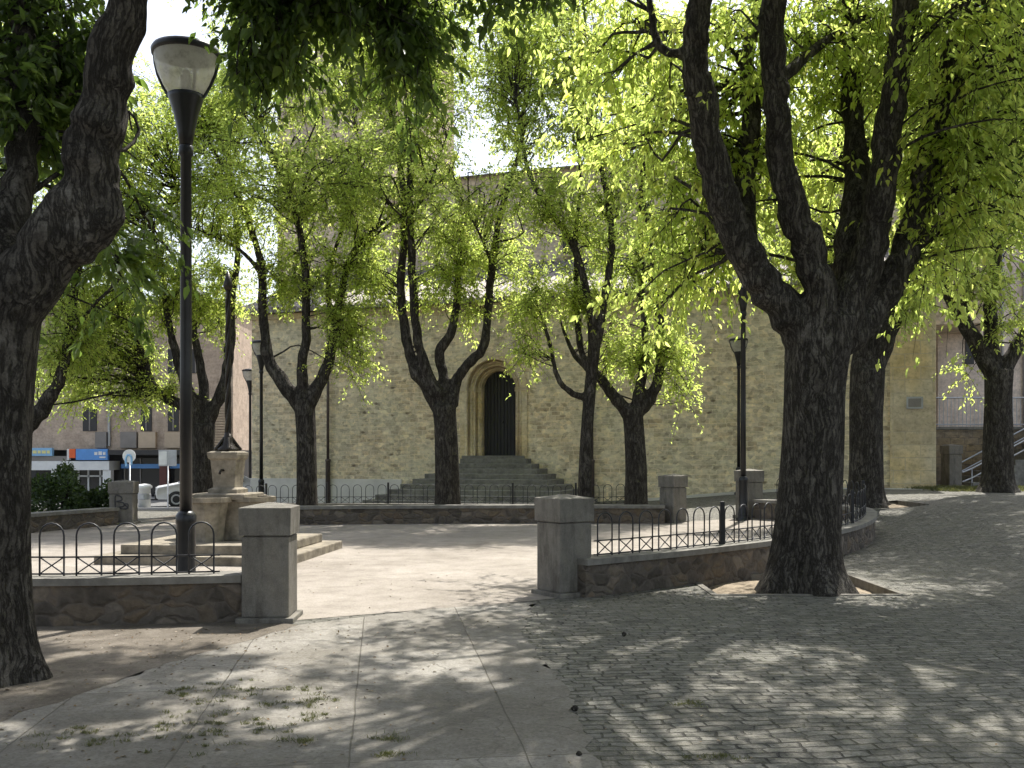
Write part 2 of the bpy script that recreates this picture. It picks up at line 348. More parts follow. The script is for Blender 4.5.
# ------------------------------------------------------------------ object helpers
def tag(o, label=None, cat=None, group=None, kind=None):
    if label: o['label'] = label
    if cat: o['category'] = cat
    if group: o['group'] = group
    if kind: o['kind'] = kind
    return o
def thing(name, loc, label, cat, group=None, rz=0, scale=1):
    o = bpy.data.objects.new(name, None); C.objects.link(o)
    o.empty_display_size = .2
    o.location = loc; o.rotation_euler = (0, 0, rz); o.scale = (scale,) * 3
    return tag(o, label, cat, group)
def obj(name, bm, mat, parent=None, smooth=False):
    me = bpy.data.meshes.new(name); bm.to_mesh(me); bm.free()
    me.materials.append(mat)
    if smooth:
        me.polygons.foreach_set('use_smooth', [True] * len(me.polygons))
    o = bpy.data.objects.new(name, me); C.objects.link(o)
    if parent: o.parent = parent
    return o
def obj_np(name, verts, faces, mat, parent=None, smooth=False, rnd_attr=None):
    me = bpy.data.meshes.new(name)
    verts = np.asarray(verts, np.float32); faces = np.asarray(faces, np.int32)
    k = faces.shape[1]
    me.vertices.add(len(verts)); me.vertices.foreach_set('co', verts.ravel())
    me.loops.add(faces.size); me.loops.foreach_set('vertex_index', faces.ravel())
    me.polygons.add(len(faces)); me.polygons.foreach_set('loop_start', np.arange(0, faces.size, k, dtype=np.int32))
    me.polygons.foreach_set('loop_total', np.full(len(faces), k, np.int32))
    if smooth: me.polygons.foreach_set('use_smooth', np.ones(len(faces), bool))
    me.update(calc_edges=True)
    if rnd_attr is not None:
        a = me.attributes.new('rnd', 'FLOAT', 'FACE'); a.data.foreach_set('value', np.asarray(rnd_attr, np.float32))
    me.materials.append(mat)
    o = bpy.data.objects.new(name, me); C.objects.link(o)
    if parent: o.parent = parent
    return o
def copy_tree(o, parent=None):
    c = o.copy(); C.objects.link(c); c.parent = parent
    for ch in list(o.children): copy_tree(ch, c)
    return c
def box(bm, x0, x1, y0, y1, z0, z1, bev=0):
    vs = [bm.verts.new(p) for p in ((x0, y0, z0), (x1, y0, z0), (x1, y1, z0), (x0, y1, z0), (x0, y0, z1), (x1, y0, z1), (x1, y1, z1), (x0, y1, z1))]
    fs = [bm.faces.new([vs[i] for i in q]) for q in ((0, 3, 2, 1), (4, 5, 6, 7), (0, 1, 5, 4), (1, 2, 6, 5), (2, 3, 7, 6), (3, 0, 4, 7))]
    if bev:
        es = list({e for f in fs for e in f.edges})
        bmesh.ops.bevel(bm, geom=es, offset=bev, segments=2, affect='EDGES', profile=.6)
    return bm
def nb(): return bmesh.new()
def lathe(bm, prof, n=24, cx=0, cy=0, rot=0, cap=True, sq=None):
    rings = []
    for r, z in prof:
        rings.append([bm.verts.new((cx + r * math.cos(rot + 2 * math.pi * i / n), cy + r * math.sin(rot + 2 * math.pi * i / n), z)) for i in range(n)])
    for a, b in zip(rings, rings[1:]):
        for i in range(n): bm.faces.new((a[i], a[(i + 1) % n], b[(i + 1) % n], b[i]))
    if cap:
        bm.faces.new(rings[0][::-1]); bm.faces.new(rings[-1])
    return bm
def tube_arrays(pts, rad, n, V, Fc, cap=True):
    """append a tube (lists of coordinates and quads) with parallel transport frames"""
    pts = [Vector(p) for p in pts]
    base = len(V); t_prev = None; u = None
    for i, p in enumerate(pts):
        t = (pts[min(i + 1, len(pts) - 1)] - pts[max(i - 1, 0)])
        if t.length < 1e-9: t = Vector((0, 0, 1))
        t.normalize()
        if u is None:
            a = Vector((1, 0, 0)) if abs(t.x) < .8 else Vector((0, 1, 0)); u = t.cross(a).normalized()
        else:
            u = (u - t * u.dot(t))
            u = u.normalized() if u.length > 1e-6 else t.orthogonal().normalized()
        w = t.cross(u)
        r = rad[i]
        for k in range(n):
            an = 2 * math.pi * k / n
            q = p + (u * math.cos(an) + w * math.sin(an)) * r
            V.append((q.x, q.y, q.z))
    for i in range(len(pts) - 1):
        for k in range(n):
            a = base + i * n + k; b = base + i * n + (k + 1) % n
            Fc.append((a, b, b + n, a + n))
    if cap and n >= 4:
        for s in (0, (len(pts) - 1) * n):
            for k in range(1, n // 2):
                Fc.append((base + s + k - 1, base + s + k, base + s + n - 1 - k, base + s + n - k))
def tube_obj(name, tubes, mat, parent=None, n=8, smooth=True):
    V, Fc = [], []
    for pts, r in tubes:
        rad = r if isinstance(r, (list, tuple)) else [r] * len(pts)
        tube_arrays(pts, rad, n, V, Fc)
    return obj_np(name, V, Fc, mat, parent, smooth)
def smooth_path(pts, n):
    """Catmull-Rom through points of any dimension"""
    pts = np.asarray(pts, float); k = len(pts)
    out = []
    for i in range(k - 1):
        p0, p1, p2, p3 = pts[max(i - 1, 0)], pts[i], pts[i + 1], pts[min(i + 2, k - 1)]
        for j in range(n):
            t = j / n
            out.append(.5 * ((2 * p1) + (-p0 + p2) * t + (2 * p0 - 5 * p1 + 4 * p2 - p3) * t * t + (-p0 + 3 * p1 - 3 * p2 + p3) * t ** 3))
    out.append(pts[-1]); return np.array(out)

def resample(path, step):
    path = np.asarray(path); d = np.r_[0, np.cumsum(np.linalg.norm(np.diff(path, axis=0), axis=1))]
    s = np.arange(0, d[-1], step)
    return np.c_[np.interp(s, d, path[:, 0]), np.interp(s, d, path[:, 1])], s
# ------------------------------------------------------------------ ground
def glines(lo, hi, step, far):
    a = list(np.arange(lo, hi + 1e-6, step)); l = []; v = hi; s = step
    while v < far:
        s *= 1.6; v += s; l.append(v)
    k = []; v = lo; s = step
    while v > -far:
        s *= 1.6; v -= s; k.append(v)
    return k[::-1] + a + l
PITS = [(2.35, 4.45, 11.45, 13.3), (7.75, 9.25, 22.35, 24.0)]
GX = glines(-30, 30, .75, 1500); GY = glines(-6, 54, .75, 1500)
for a, b, c_, d in PITS: GX += [a, b]; GY += [c_, d]
GX = sorted(GX); GY = sorted(GY)
def in_pit(x, y): return any(a < x < b and c_ < y < d for a, b, c_, d in PITS)
V = [(x, y, g(x, y)) for y in GY for x in GX]
nx = len(GX)
Fq = [(j * nx + i, j * nx + i + 1, (j + 1) * nx + i + 1, (j + 1) * nx + i) for j in range(len(GY) - 1) for i in range(nx - 1) if not in_pit((GX[i] + GX[i + 1]) / 2, (GY[j] + GY[j + 1]) / 2)]
gr = obj_np('ground', V, Fq, M['cobbles'], None, True); tag(gr, kind='structure')
def sheet(name, poly, mat, lift, kind='structure'):
    bm = nb(); vs = [bm.verts.new((x, y, 0)) for x, y in poly]; f = bm.faces.new(vs)
    if f.normal.z < 0: f.normal_flip()
    bmesh.ops.triangulate(bm, faces=bm.faces[:])
    xs = [p[0] for p in poly]; ys = [p[1] for p in poly]
    for L, ax, lo, hi in ((GX, 0, min(xs), max(xs)), (GY, 1, min(ys), max(ys))):
        for v in L:
            if lo < v < hi:
                no = (1, 0, 0) if ax == 0 else (0, 1, 0); cp = (v, 0, 0) if ax == 0 else (0, v, 0)
                bmesh.ops.bisect_plane(bm, geom=bm.verts[:] + bm.edges[:] + bm.faces[:], plane_co=cp, plane_no=no, dist=1e-5)
    for v in bm.verts: v.co.z = g(v.co.x, v.co.y) + lift
    for f in bm.faces:
        f.normal_update()
        if f.normal.z < 0: f.normal_flip()
    o = obj(name, bm, mat, None, True); tag(o, kind=kind); return o

RW = smooth_path([(.72, 11.35), (2.0, 12.4), (3.5, 13.9), (5.0, 15.8), (6.2, 17.7), (6.75, 19.4), (6.6, 21.3), (5.75, 23.25)], 8)
LW = smooth_path([(-2.62, 9.75), (-4.6, 9.5), (-6.4, 10.0), (-8.3, 11.6), (-9.8, 14)], 6)
BW = smooth_path([(3.55, 23.35), (1.5, 23.45), (-1.5, 23.4), (-4.5, 23.0), (-6.3, 22.4)], 5)
LB = smooth_path([(-9.15, 22.9), (-9.9, 20.8), (-10.6, 18.0)], 5)
plaza = [tuple(p) for p in RW] + [(5.2, 23.6), (4.0, 23.6)] + [tuple(p) for p in BW] + [(-7.5, 23.6)] + [tuple(p) for p in LB] + [tuple(p) for p in LW[::-1]] + [(-2.2, 9.6), (.3, 11.0)]
sheet('plaza_floor', plaza, M['sand'], .004)
def wobble(pts, step, amp):
    p, _ = resample(pts, step); p = np.array(p); p[1:-1] += rng.normal(0, amp, (len(p) - 2, 2)); return [tuple(q) for q in p] + [tuple(pts[-1])]
verge = wobble([(-2.0, 9.4), (-2.55, 7.9), (-3.1, 5.9), (-3.9, 3.0), (-4.6, .2)], .14, .022)
setts = wobble([(.6, .2), (.5, 4.5), (.36, 6.8), (.1, 8.8), (.2, 10.9)], .11, .03)
sheet('paved_path', verge + setts + [(-.9, 10.35)], M['paving'], .004)
sheet('dirt_verge', [(x - .006, y) for x, y in verge] + [(-14, .2), (-14, 14), (-9.9, 14)] + [tuple(p) for p in LW[::-1]][1:-1] + [(-2.62, 9.7)], M['dirt'], .004)
sheet('planting_bed', [(-6.3, 22.45)] + [(p[0], p[1] + .12) for p in BW[::-1]][1:] + [(3.6, 28), (-9, 29.2), (-9, 24.5)], M['dirt'], .004)
sheet('street', [(-45, 33), (-9.7, 31.5), (-9.7, 38), (-8, 60), (-13, 60), (-13, 45.4), (-45, 45.4)], M['asphalt'], .004)
sheet('pavement', [(-45, 45.4), (-13, 45.4), (-13, 50), (-45, 50)], M['sidewalk'], .05)
sheet('church_walk', [(4.0, 31.0), (13.5, 27.4), (14.5, 29.6), (12.2, 29.9), (4.5, 32.4)], M['sidewalk'], .006)

# ------------------------------------------------------------------ low walls with coping and fences
def ribbon(bm, path, half, z0, z1, zf):
    pts = [Vector((p[0], p[1], 0)) for p in path]; rings = []
    for i, p in enumerate(pts):
        t = (pts[min(i + 1, len(pts) - 1)] - pts[max(i - 1, 0)]).normalized(); n = Vector((-t.y, t.x, 0)); b = zf(p.x, p.y)
        rings.append([bm.verts.new(p + n * s * half + Vector((0, 0, b + z))) for s, z in ((-1, z0), (1, z0), (1, z1), (-1, z1))])
    for a, b in zip(rings, rings[1:]):
        for i in range(4): bm.faces.new((a[i], a[(i + 1) % 4], b[(i + 1) % 4], b[i]))
    bm.faces.new(rings[0][::-1]); bm.faces.new(rings[-1])
    bmesh.ops.recalc_face_normals(bm, faces=bm.faces[:])
def recenter(ch, root):
    for v in ch.data.vertices: v.co -= root.location
def low_wall(path, h, label, half=.17, base=-.15):
    c = path[len(path) // 2]; root = thing('low_wall', (c[0], c[1], g(c[0], c[1])), label, 'wall', 'low stone walls round the plaza')
    bm = nb(); ribbon(bm, path, half, base, h - .07, g); recenter(obj('stonework', bm, M['rubble'], root), root)
    bm = nb(); ribbon(bm, path, half + .035, h - .07, h, g)
    recenter(obj('coping', bm, M['coping'], root), root)
    return root
low_wall(RW, .43, 'curved rubble wall that starts at the gate pillar left of the big tree', .17)
low_wall(LW, .45, 'shaded rubble wall under the arched fence beside the near lamp post')
low_wall(BW, .43, 'long rubble wall across the back of the plaza, before the church steps')
low_wall(LB, .40, 'short rubble wall below the dark hedge')

def iron_fence(path, zoff, label, h=.5, pitch=.345, hw=.23, post_every=7, r=.0095, base_post=True):
    p, s = resample(path, pitch / 3)
    c = path[len(path) // 2]
    root = thing('iron_fence', (c[0], c[1], g(c[0], c[1]) + zoff), label, 'fence', 'iron hoop fences')
    L = Vector(root.location)
    def at(i, z):
        i = max(0, min(len(p) - 1, i)); k = int(i); f = i - k; q = p[k] if k + 1 >= len(p) else p[k] * (1 - f) + p[k + 1] * f
        return Vector((q[0], q[1], g(q[0], q[1]) + zoff + z)) - L
    tubes = []; n = int((len(p) - 3) // 3)
    e = hw / (pitch / 3)
    for k in range(n):
        i0 = k * 3 + .5; i1 = i0 + e; mid = (i0 + i1) / 2; rr = hw / 2
        arch = [at(i0, 0), at(i0, h - rr)]
        for a in range(1, 8):
            an = math.pi * (1 - a / 8); arch.append(at(mid + math.cos(an) * e / 2, h - rr + rr * math.sin(an)))
        arch += [at(i1, h - rr), at(i1, 0)]
        tubes.append((arch, r))
        tubes.append(([at(i0, .02), at(i1, h * .36)], r * .75)); tubes.append(([at(i1, .02), at(i0, h * .36)], r * .75))
    for z in (.02, h * .36):
        tubes.append(([at(i, z) for i in range(0, n * 3 + 1)], r * .9))
    tube_obj('hoops', tubes, M['iron'], root, 5)
    for k in range(post_every, n, post_every):
        q = at(k * 3, 0); bm = nb(); box(bm, q.x - .028, q.x + .028, q.y - .028, q.y + .028, q.z, q.z + h + .06, .006)
        obj('post', bm, M['iron'], root)
    return root
iron_fence(RW[2:], .43, 'black hoop fence on the curved wall behind the big tree')
iron_fence(LW[1:], .45, 'black hoop fence crossed by the near lamp post')
KB = smooth_path([(3.6, 28.2), (0, 28.6), (-4.5, 28.9), (-9.0, 29.3)], 6)
kw = thing('kerb_wall', (0, 28.6, 0), 'low pale kerb under the far fence behind the plaza trees', 'kerb')
bm = nb(); ribbon(bm, KB, .14, -.3, .2, lambda x, y: 0); recenter(obj('kerb_stone', bm, M['coping'], kw), kw)
fb = iron_fence([(p[0], p[1]) for p in KB], .2 , 'far hoop fence standing between the plaza trees and the church steps', .55, .36, .24, 5)

# ------------------------------------------------------------------ gate pillars
def square_ring(bm, prof):
    lathe(bm, [(r * math.sqrt(2), z) for r, z in prof], 4, rot=math.pi / 4)
def pillar(x, y, rz, label, h=1.12, w=.225, z=None):
    root = thing('gate_pillar', (x, y, g(x, y) if z is None else z), label, 'pillar', 'granite gate pillars', rz)
    bm = nb(); box(bm, -w - .05, w + .05, -w - .05, w + .05, -.12, .05, .012); obj('base_slab', bm, M['granite'], root)
    bm = nb(); box(bm, -w, w, -w, w, .05, h - .30, .015); obj('shaft', bm, M['granite'], root)
    bm = nb(); square_ring(bm, [(w - .02, h - .30), (w - .02, h - .285), (w + .018, h - .285), (w + .022, h - .025), (w + .008, h - .02), (.02, h + .02)])
    obj('capstone', bm, M['granite'], root)
    return root
pillar(-2.36, 9.75, R(2), 'grey granite pillar at the right end of the shaded wall, left of the plaza entrance')
pillar(.6, 11.5, R(34), 'grey granite pillar seen on its corner, right of the plaza entrance', 1.13)
pillar(3.8, 23.6, R(38), 'small far granite pillar at the right end of the back wall')
pillar(5.62, 23.7, R(30), 'far granite pillar behind the dark lamp post')
pl = pillar(-9.05, 23.3, R(8), 'far granite pillar with black graffiti, at the end of the hedge wall', 1.0, .26)
pts1 = [(-.12, -.265, .40), (-.12, -.265, .66), (.0, -.265, .64), (.02, -.265, .56), (-.1, -.265, .53), (.05, -.265, .5), (.06, -.265, .42), (-.08, -.265, .39), (.12, -.265, .36), (.16, -.265, .46), (.08, -.265, .47), (.17, -.265, .37)]
tube_obj('graffiti', [([Vector(p) for p in smooth_path(pts1, 4)], .014)], M['dark_trim'], pl, 5)
pillar(13.75, 31.3, R(12), 'granite pillar with a sunlit pointed cap near the terrace stairs', 1.3, .22)
# ------------------------------------------------------------------ street lamps
def make_lamp(x, y, label, h=5.85, sc=1):
    root = thing('street_lamp', (x, y, g(x, y)), label, 'street lamp', 'street lamps with cone lanterns', 0, sc)
    bm = nb(); lathe(bm, [(.17, -.1), (.17, .05), (.12, .09), (.098, .13), (.098, .88), (.105, .9), (.105, .97), (.085, 1.0), (.066, 1.02)], 20); obj('base', bm, M['lamp_black'], root, True)
    bm = nb(); lathe(bm, [(.064, 1.02), (.06, 2.5), (.055, 4.7), (.075, 4.72), (.075, 4.8), (.06, 4.82)], 16); obj('pole', bm, M['lamp_black'], root, True)
    bm = nb(); lathe(bm, [(.06, 4.8), (.085, 4.95), (.12, 5.12), (.175, 5.3), (.185, 5.34), (.05, 5.36)], 24); obj('neck', bm, M['lamp_black'], root, True)
    gl = obj('lantern_glass', lathe(nb(), [(.165, 5.33), (.23, 5.44), (.285, 5.56), (.315, 5.68), (.322, 5.76)], 32, cap=False), M['lamp_glass'], root, True)
    bm = nb(); lathe(bm, [(.326, 5.745), (.345, 5.75), (.35, 5.79), (.33, 5.825), (.2, 5.86), (.03, 5.88)], 32); obj('lid', bm, M['lamp_black'], root, True)
    prof = [(.18, 5.32), (.243, 5.43), (.30, 5.56), (.328, 5.68), (.336, 5.77)]
    for a in (R(4), R(92), R(178)):
        tube_obj('rib', [([Vector((r * math.cos(a), r * math.sin(a), z)) for r, z in prof], .016)], M['lamp_black'], root, 6)
    bm = nb(); lathe(bm, [(.04, 5.36), (.055, 5.4), (.055, 5.52), (.03, 5.6)], 12); obj('bulb', bm, M['white_paint'], root, True)
    return root
lampA = make_lamp(-3.39, 10.4, 'tall black street lamp in the left foreground, behind the shaded wall')
def lamp_at(x, y, label, sc=1):
    c = copy_tree(lampA); c.location = (x, y, g(x, y)); c.scale = (sc,) * 3; c['label'] = label; return c
lamp_at(-8.75, 34.9, 'far street lamp on the taller of two poles left of the church wall')
lamp_at(-11.6, 44.3, 'farthest street lamp, the lower lantern at the church corner')
lamp_at(5.33, 23.05, 'black street lamp in front of the far pillar, its lantern behind the big tree limb')
lamp_at(6.8, 30.0, 'smaller street lamp before the church wall, lantern at its left side', .80)

# ------------------------------------------------------------------ fountain
fx, fy = -4.5, 15.85
fo = thing('stone_fountain', (fx, fy, 0), 'old stone drinking fountain with square steps in the plaza', 'fountain', None, R(-6))
for nm, hw_, z0, z1 in (('lower_step', 1.45, -.05, .135), ('upper_step', 1.18, .135, .275)):
    bm = nb(); box(bm, -hw_, hw_, -hw_, hw_, z0, z1, .02); obj(nm, bm, M['fountain_stone'], fo)
bm = nb(); box(bm, -.34, .38, -.34, .34, .275, .90, .02); obj('plinth', bm, M['fountain_stone'], fo)
bm = nb(); square_ring(bm, [(.37, .9), (.43, .91), (.43, .985), (.41, 1.0), (.25, 1.0)]); obj('plinth_slab', bm, M['fountain_stone'], fo)
def trough(ang):
    t = obj('trough', lathe(nb(), [(.22, .275), (.22, .34), (.25, .6), (.29, .86)], 8, 0, -.48, R(22.5)), M['fountain_stone'], fo)
    t.rotation_euler = (0, 0, ang)
    b = nb(); lathe(b, [(.29, .86), (.345, .875), (.345, .95), (.28, .95), (.26, .88), (.02, .86)], 8, 0, -.48, R(22.5)); q = obj('basin_rim', b, M['fountain_stone'], t)
for a in (0, 90, 180, 270): trough(R(a - 14))
bm = nb(); square_ring(bm, [(.235, 1.0), (.235, 1.06), (.175, 1.09), (.175, 1.13), (.205, 1.52), (.235, 1.55), (.245, 1.6), (.245, 1.64), (.19, 1.66)]); obj('pedestal', bm, M['fountain_stone'], fo)
tube_obj('spout', [([Vector((0, -.17, 1.36)), Vector((0, -.29, 1.36)), Vector((0, -.34, 1.31))], .02)], M['bronze'], fo, 8)
fs = thing('fountain_column', (fx, fy, 1.66), 'tall dark twisted bronze column rising from the fountain pedestal', 'sculpture')
bm = nb(); lathe(bm, [(.18, 0), (.17, .04), (.10, .1), (.075, .18), (.05, .30)], 20); obj('foot', bm, M['bronze'], fs, True)
tw = []
for k in range(3):
    pts = []
    for i in range(70):
        z = .15 + i * .035; a = z * 5.2 + k * 2.094; rr = .024 * (1.15 - .2 * z / 2.6)
        pts.append(Vector((rr * math.cos(a), rr * math.sin(a), z)))
    tw.append((pts, [.027 * (1.1 - .35 * i / 70) for i in range(70)]))
tube_obj('twisted_shaft', tw, M['bronze'], fs, 8)
for k in range(4):
    pts = smooth_path([(.05, 0, .22), (.1, 0, .15), (.15, 0, .08), (.19, 0, .03), (.15, 0, .05)], 4)
    q = tube_obj('foot_scroll', [([Vector(p) for p in pts], .026)], M['bronze'], fs, 8); q.rotation_euler = (0, 0, R(k * 90 + 20))
bm = nb(); lathe(bm, [(.05, 2.55), (.08, 2.62), (.06, 2.7), (.012, 2.85)], 12); obj('finial', bm, M['bronze'], fs, True)
# litter bin beside the fountain
lb = thing('litter_bin', (-5.02, 15.55, .275), 'dark blue litter bin beside the stone fountain', 'bin')
bm = nb(); lathe(bm, [(.10, .0), (.11, .03), (.135, .3), (.14, .33), (.12, .33), (.1, .06)], 18); obj('bucket', bm, M['bin_blue'], lb, True)
bm = nb(); lathe(bm, [(.142, .31), (.15, .315), (.15, .34), (.14, .345)], 18, cap=False); obj('rim', bm, M['iron'], lb, True)

# ------------------------------------------------------------------ church
ch = thing('stone_church', (-.62, 33.71, 0), 'long rubble stone church wall with an arched dark door', 'church', None, -math.atan2(.330, .944))
SILL, DH, SPR = 1.58, .62, 3.86
def arch_pts(r, z0, n=20, spring=SPR):
    return [(-r, z0)] + [(-r * math.cos(math.pi * i / n), spring + r * math.sin(math.pi * i / n)) for i in range(n + 1)] + [(r, z0)]
def annulus(bm, ri, ro, y0, y1, z0):
    """arched band from ri to ro with front at y0 and reveal back to y1"""
    a, b = arch_pts(ri, z0), arch_pts(ro, z0)
    fa = [bm.verts.new((x, y0, z)) for x, z in a]; fb_ = [bm.verts.new((x, y0, z)) for x, z in b]
    ba = [bm.verts.new((x, y1, z)) for x, z in a]; bb = [bm.verts.new((x, y1, z)) for x, z in b]
    for i in range(len(a) - 1):
        bm.faces.new((fa[i], fa[i + 1], fb_[i + 1], fb_[i])); bm.faces.new((fa[i], ba[i], ba[i + 1], fa[i + 1])); bm.faces.new((fb_[i], fb_[i + 1], bb[i + 1], bb[i]))
EAVE = 6.75
S0, S1 = -9.5, 13.7
# front wall with the portal hole
bm = nb(); RO = 1.17; arc = arch_pts(RO, -.8)
def q4(bm, *p): return bm.faces.new([bm.verts.new(v) for v in p])
q4(bm, (S0, 0, -.8), (-RO, 0, -.8), (-RO, 0, EAVE), (S0, 0, EAVE)); q4(bm, (RO, 0, -.8), (S1, 0, -.8), (S1, 0, EAVE), (RO, 0, EAVE))
top = [(x, EAVE) for x, z in arc]
for i in range(1, len(arc) - 2):
    q4(bm, (arc[i][0], 0, arc[i][1]), (arc[i + 1][0], 0, arc[i + 1][1]), (top[i + 1][0], 0, EAVE), (top[i][0], 0, EAVE))
q4(bm, (S0, 0, -.8), (S0, 0, EAVE), (S0, 6, EAVE + 2.4), (S0, 6, -.8)); q4(bm, (S1, 0, -.8), (S1, 0, EAVE), (S1, 6, EAVE + 2.4), (S1, 6, -.8))
q4(bm, (-RO, 0, -.8), (RO, 0, -.8), (RO, 0, SILL - .1), (-RO, 0, SILL - .1))
bmesh.ops.remove_doubles(bm, verts=bm.verts[:], dist=1e-4)
obj('wall', bm, M['church_stone'], ch)
po = nb()
for ri, ro, y0, y1 in ((.99, 1.2, -.05, .22), (.80, .99, .22, .48), (.62, .80, .48, .80)):
    annulus(po, ri, ro, y0, y1, SILL - .1)
portal = obj('portal', po, M['ashlar'], ch)
tubes = []
for r_, y_ in ((.99, -.02), (.90, .20), (.80, .25), (.71, .46)):
    tubes.append(([Vector((x, y_, z)) for x, z in arch_pts(r_, SILL - .05)], .045))
tube_obj('moulding', tubes, M['ashlar'], portal, 8)
for s_ in (-1, 1):
    bm = nb()
    for x0, x1, y_ in ((.97, 1.24, -.1), (.78, 1.0, .16), (.60, .81, .42)):
        box(bm, min(s_ * x0, s_ * x1), max(s_ * x0, s_ * x1), y_, y_ + .3, SPR - .1, SPR + .04, .012)
    obj('impost', bm, M['ashlar'], portal)
dr = nb()
for s_ in (-1, 1):
    cols = 5
    for k in range(cols):
        xa, xb = .008 + k * .61 / cols, (k + 1) * .61 / cols - .006
        za = SPR + math.sqrt(max(0, .62 ** 2 - xa ** 2)); zb = SPR + math.sqrt(max(0, .62 ** 2 - xb ** 2))
        a, b = (s_ * xa, s_ * xb) if s_ > 0 else (s_ * xb, s_ * xa)
        z1, z2 = (za, zb) if s_ > 0 else (zb, za)
        vs = [dr.verts.new(v) for v in ((a, .72, SILL), (b, .72, SILL), (b, .72, z2), (a, .72, z1), (a, .80, SILL), (b, .80, SILL), (b, .80, z2), (a, .80, z1))]
        for qd in ((0, 1, 2, 3), (0, 3, 7, 4), (1, 5, 6, 2), (3, 2, 6, 7)): dr.faces.new([vs[i] for i in qd])
door = obj('door', dr, M['door_wood'], ch)
bm = nb(); box(bm, -.6, .6, .801, .85, SILL - .05, SPR + .6); obj('door_backing', bm, M['dark_trim'], door)
bm = nb(); lathe(bm, [(.035, 0), (.035, .02), (.02, .04)], 10); hd = obj('handle', bm, M['iron'], door); hd.location = (.09, .69, SILL + 1.15); hd.rotation_euler = (R(90), 0, 0)
bm = nb(); box(bm, -1.12, 1.12, -.12, .79, SILL - .1, SILL, .01); obj('threshold', bm, M['coping'], ch)
bm = nb(); box(bm, S0 - .03, -3.4, -.05, -.002, -.8, .75, .01); obj('plinth', bm, M['render_pale'], ch)
bm = nb(); box(bm, 12.5, 13.75, -.16, -.003, -.2, EAVE - .3, .02); obj('buttress', bm, M['ashlar'], ch)
bm = nb(); box(bm, S0 - .1, S1 + .1, -.12, -.001, EAVE - .2, EAVE - .02, .02); obj('cornice', bm, M['ashlar'], ch)
bm = nb()
vs = [(S0 - .3, -.42, EAVE - .02), (S1 + .3, -.42, EAVE - .02), (S1 + .3, 6, EAVE + 2.5), (S0 - .3, 6, EAVE + 2.5)]
lo = [bm.verts.new(v) for v in vs]; hi = [bm.verts.new((x, y, z + .12)) for x, y, z in vs]
bm.faces.new(hi); bm.faces.new(lo[::-1])
for i in range(4): bm.faces.new((lo[i], lo[(i + 1) % 4], hi[(i + 1) % 4], hi[i]))
rf = obj('roof', bm, M['roof_tile'], ch)
tl = []
for i in range(int((S1 - S0 + .6) / .24)):
    x = S0 - .25 + i * .24; tl.append(([Vector((x, -.46, EAVE + .10)), Vector((x, 5.95, EAVE + 2.61))], [.075, .075]))
tube_obj('tile_ridges', tl, M['roof_tile'], rf, 8)
UY = 5.0
bm = nb(); box(bm, -6.1, S1 + 2, UY, UY + 9, 6, 12.5); obj('upper_wall', bm, M['tower_stone'], ch)
bm = nb(); v = [(-6.0, UY - .35, 12.5), (S1 + 2.2, UY - .35, 12.5), (S1 + 2.2, UY + 4.5, 13.2), (-6.0, UY + 4.5, 13.2), (S1 + 2.2, UY + 9.3, 12.5), (-6.0, UY + 9.3, 12.5)]
bv = [bm.verts.new(p) for p in v]; bm.faces.new(bv[:4]); bm.faces.new((bv[3], bv[2], bv[4], bv[5])); bm.faces.new((bv[0], bv[3], bv[5])); bm.faces.new((bv[1], bv[4], bv[2])); bm.faces.new((bv[0], bv[5], bv[4], bv[1]))
obj('upper_roof', bm, M['roof_tile'], ch)
bm = nb(); box(bm, -11.4, -6.1, UY - .3, UY + 6.2, 4, 21); obj('tower', bm, M['tower_stone'], ch)
bm = nb(); box(bm, -11.55, -5.95, UY - .45, UY + 6.35, 14.0, 14.25, .03); obj('tower_cornice', bm, M['ashlar'], ch)
for sx, sz, w_, h_ in ((.45, 10.9, .5, .8), (1.25, 9.7, .55, .9), (4.1, 10.8, .5, 1.0), (6.3, 9.9, .5, .9), (8.7, 10.5, .5, .9)):
    bm = nb(); box(bm, sx - w_ / 2, sx + w_ / 2, UY - .06, UY - .003, sz - h_ / 2, sz + h_ / 2, .01); wo = obj('window', bm, M['dark_trim'], ch)
    bm = nb(); box(bm, sx - w_ / 2 - .1, sx + w_ / 2 + .1, UY - .12, UY - .062, sz - h_ / 2 - .12, sz - h_ / 2 - .02, .01); obj('sill', bm, M['ashlar'], wo)
def downpipe(s):
    r_ = obj('downpipe', lathe(nb(), [(.05, 1.4), (.05, EAVE - .25)], 10, s, -.13), M['downpipe'], ch, True)
    bm = nb(); lathe(bm, [(.085, -.3), (.085, 1.36), (.10, 1.38), (.10, 1.44), (.05, 1.46)], 12, s, -.13); obj('pipe_boot', bm, M['downpipe'], r_, True)
downpipe(-6.25); downpipe(3.45)
bm = nb(); box(bm, 12.95, 13.4, -.20, -.163, 2.95, 3.3, .008); pq = obj('street_plaque', bm, M['grey_metal'], ch)
bm = nb(); box(bm, 13.0, 13.35, -.206, -.2, 3.0, 3.25, .002); obj('plaque_face', bm, M['grey_panel'], pq)

stp = thing('stone_staircase', (-.47, 33.66, 0), 'wide worn stone steps rising to the arched church door', 'steps', None, ch.rotation_euler[2])
ns = 9
for i in range(ns):
    hw_ = 1.18 + .285 * i; pr = .5 + .33 * i; z1 = SILL - .1 - i * (SILL - .1) / ns
    bm = nb(); box(bm, -hw_, hw_, -pr, -.003 if i == 0 else -(pr - .33 - .03), -.4, z1, .018)
    if i:
        for s_ in (-1, 1):
            a, b = sorted((s_ * hw_, s_ * (hw_ - .31))); box(bm, a, b, -(pr - .33 - .031), -.003, -.4, z1 - .001, .018)
    obj('step', bm, M['step_stone'], stp)

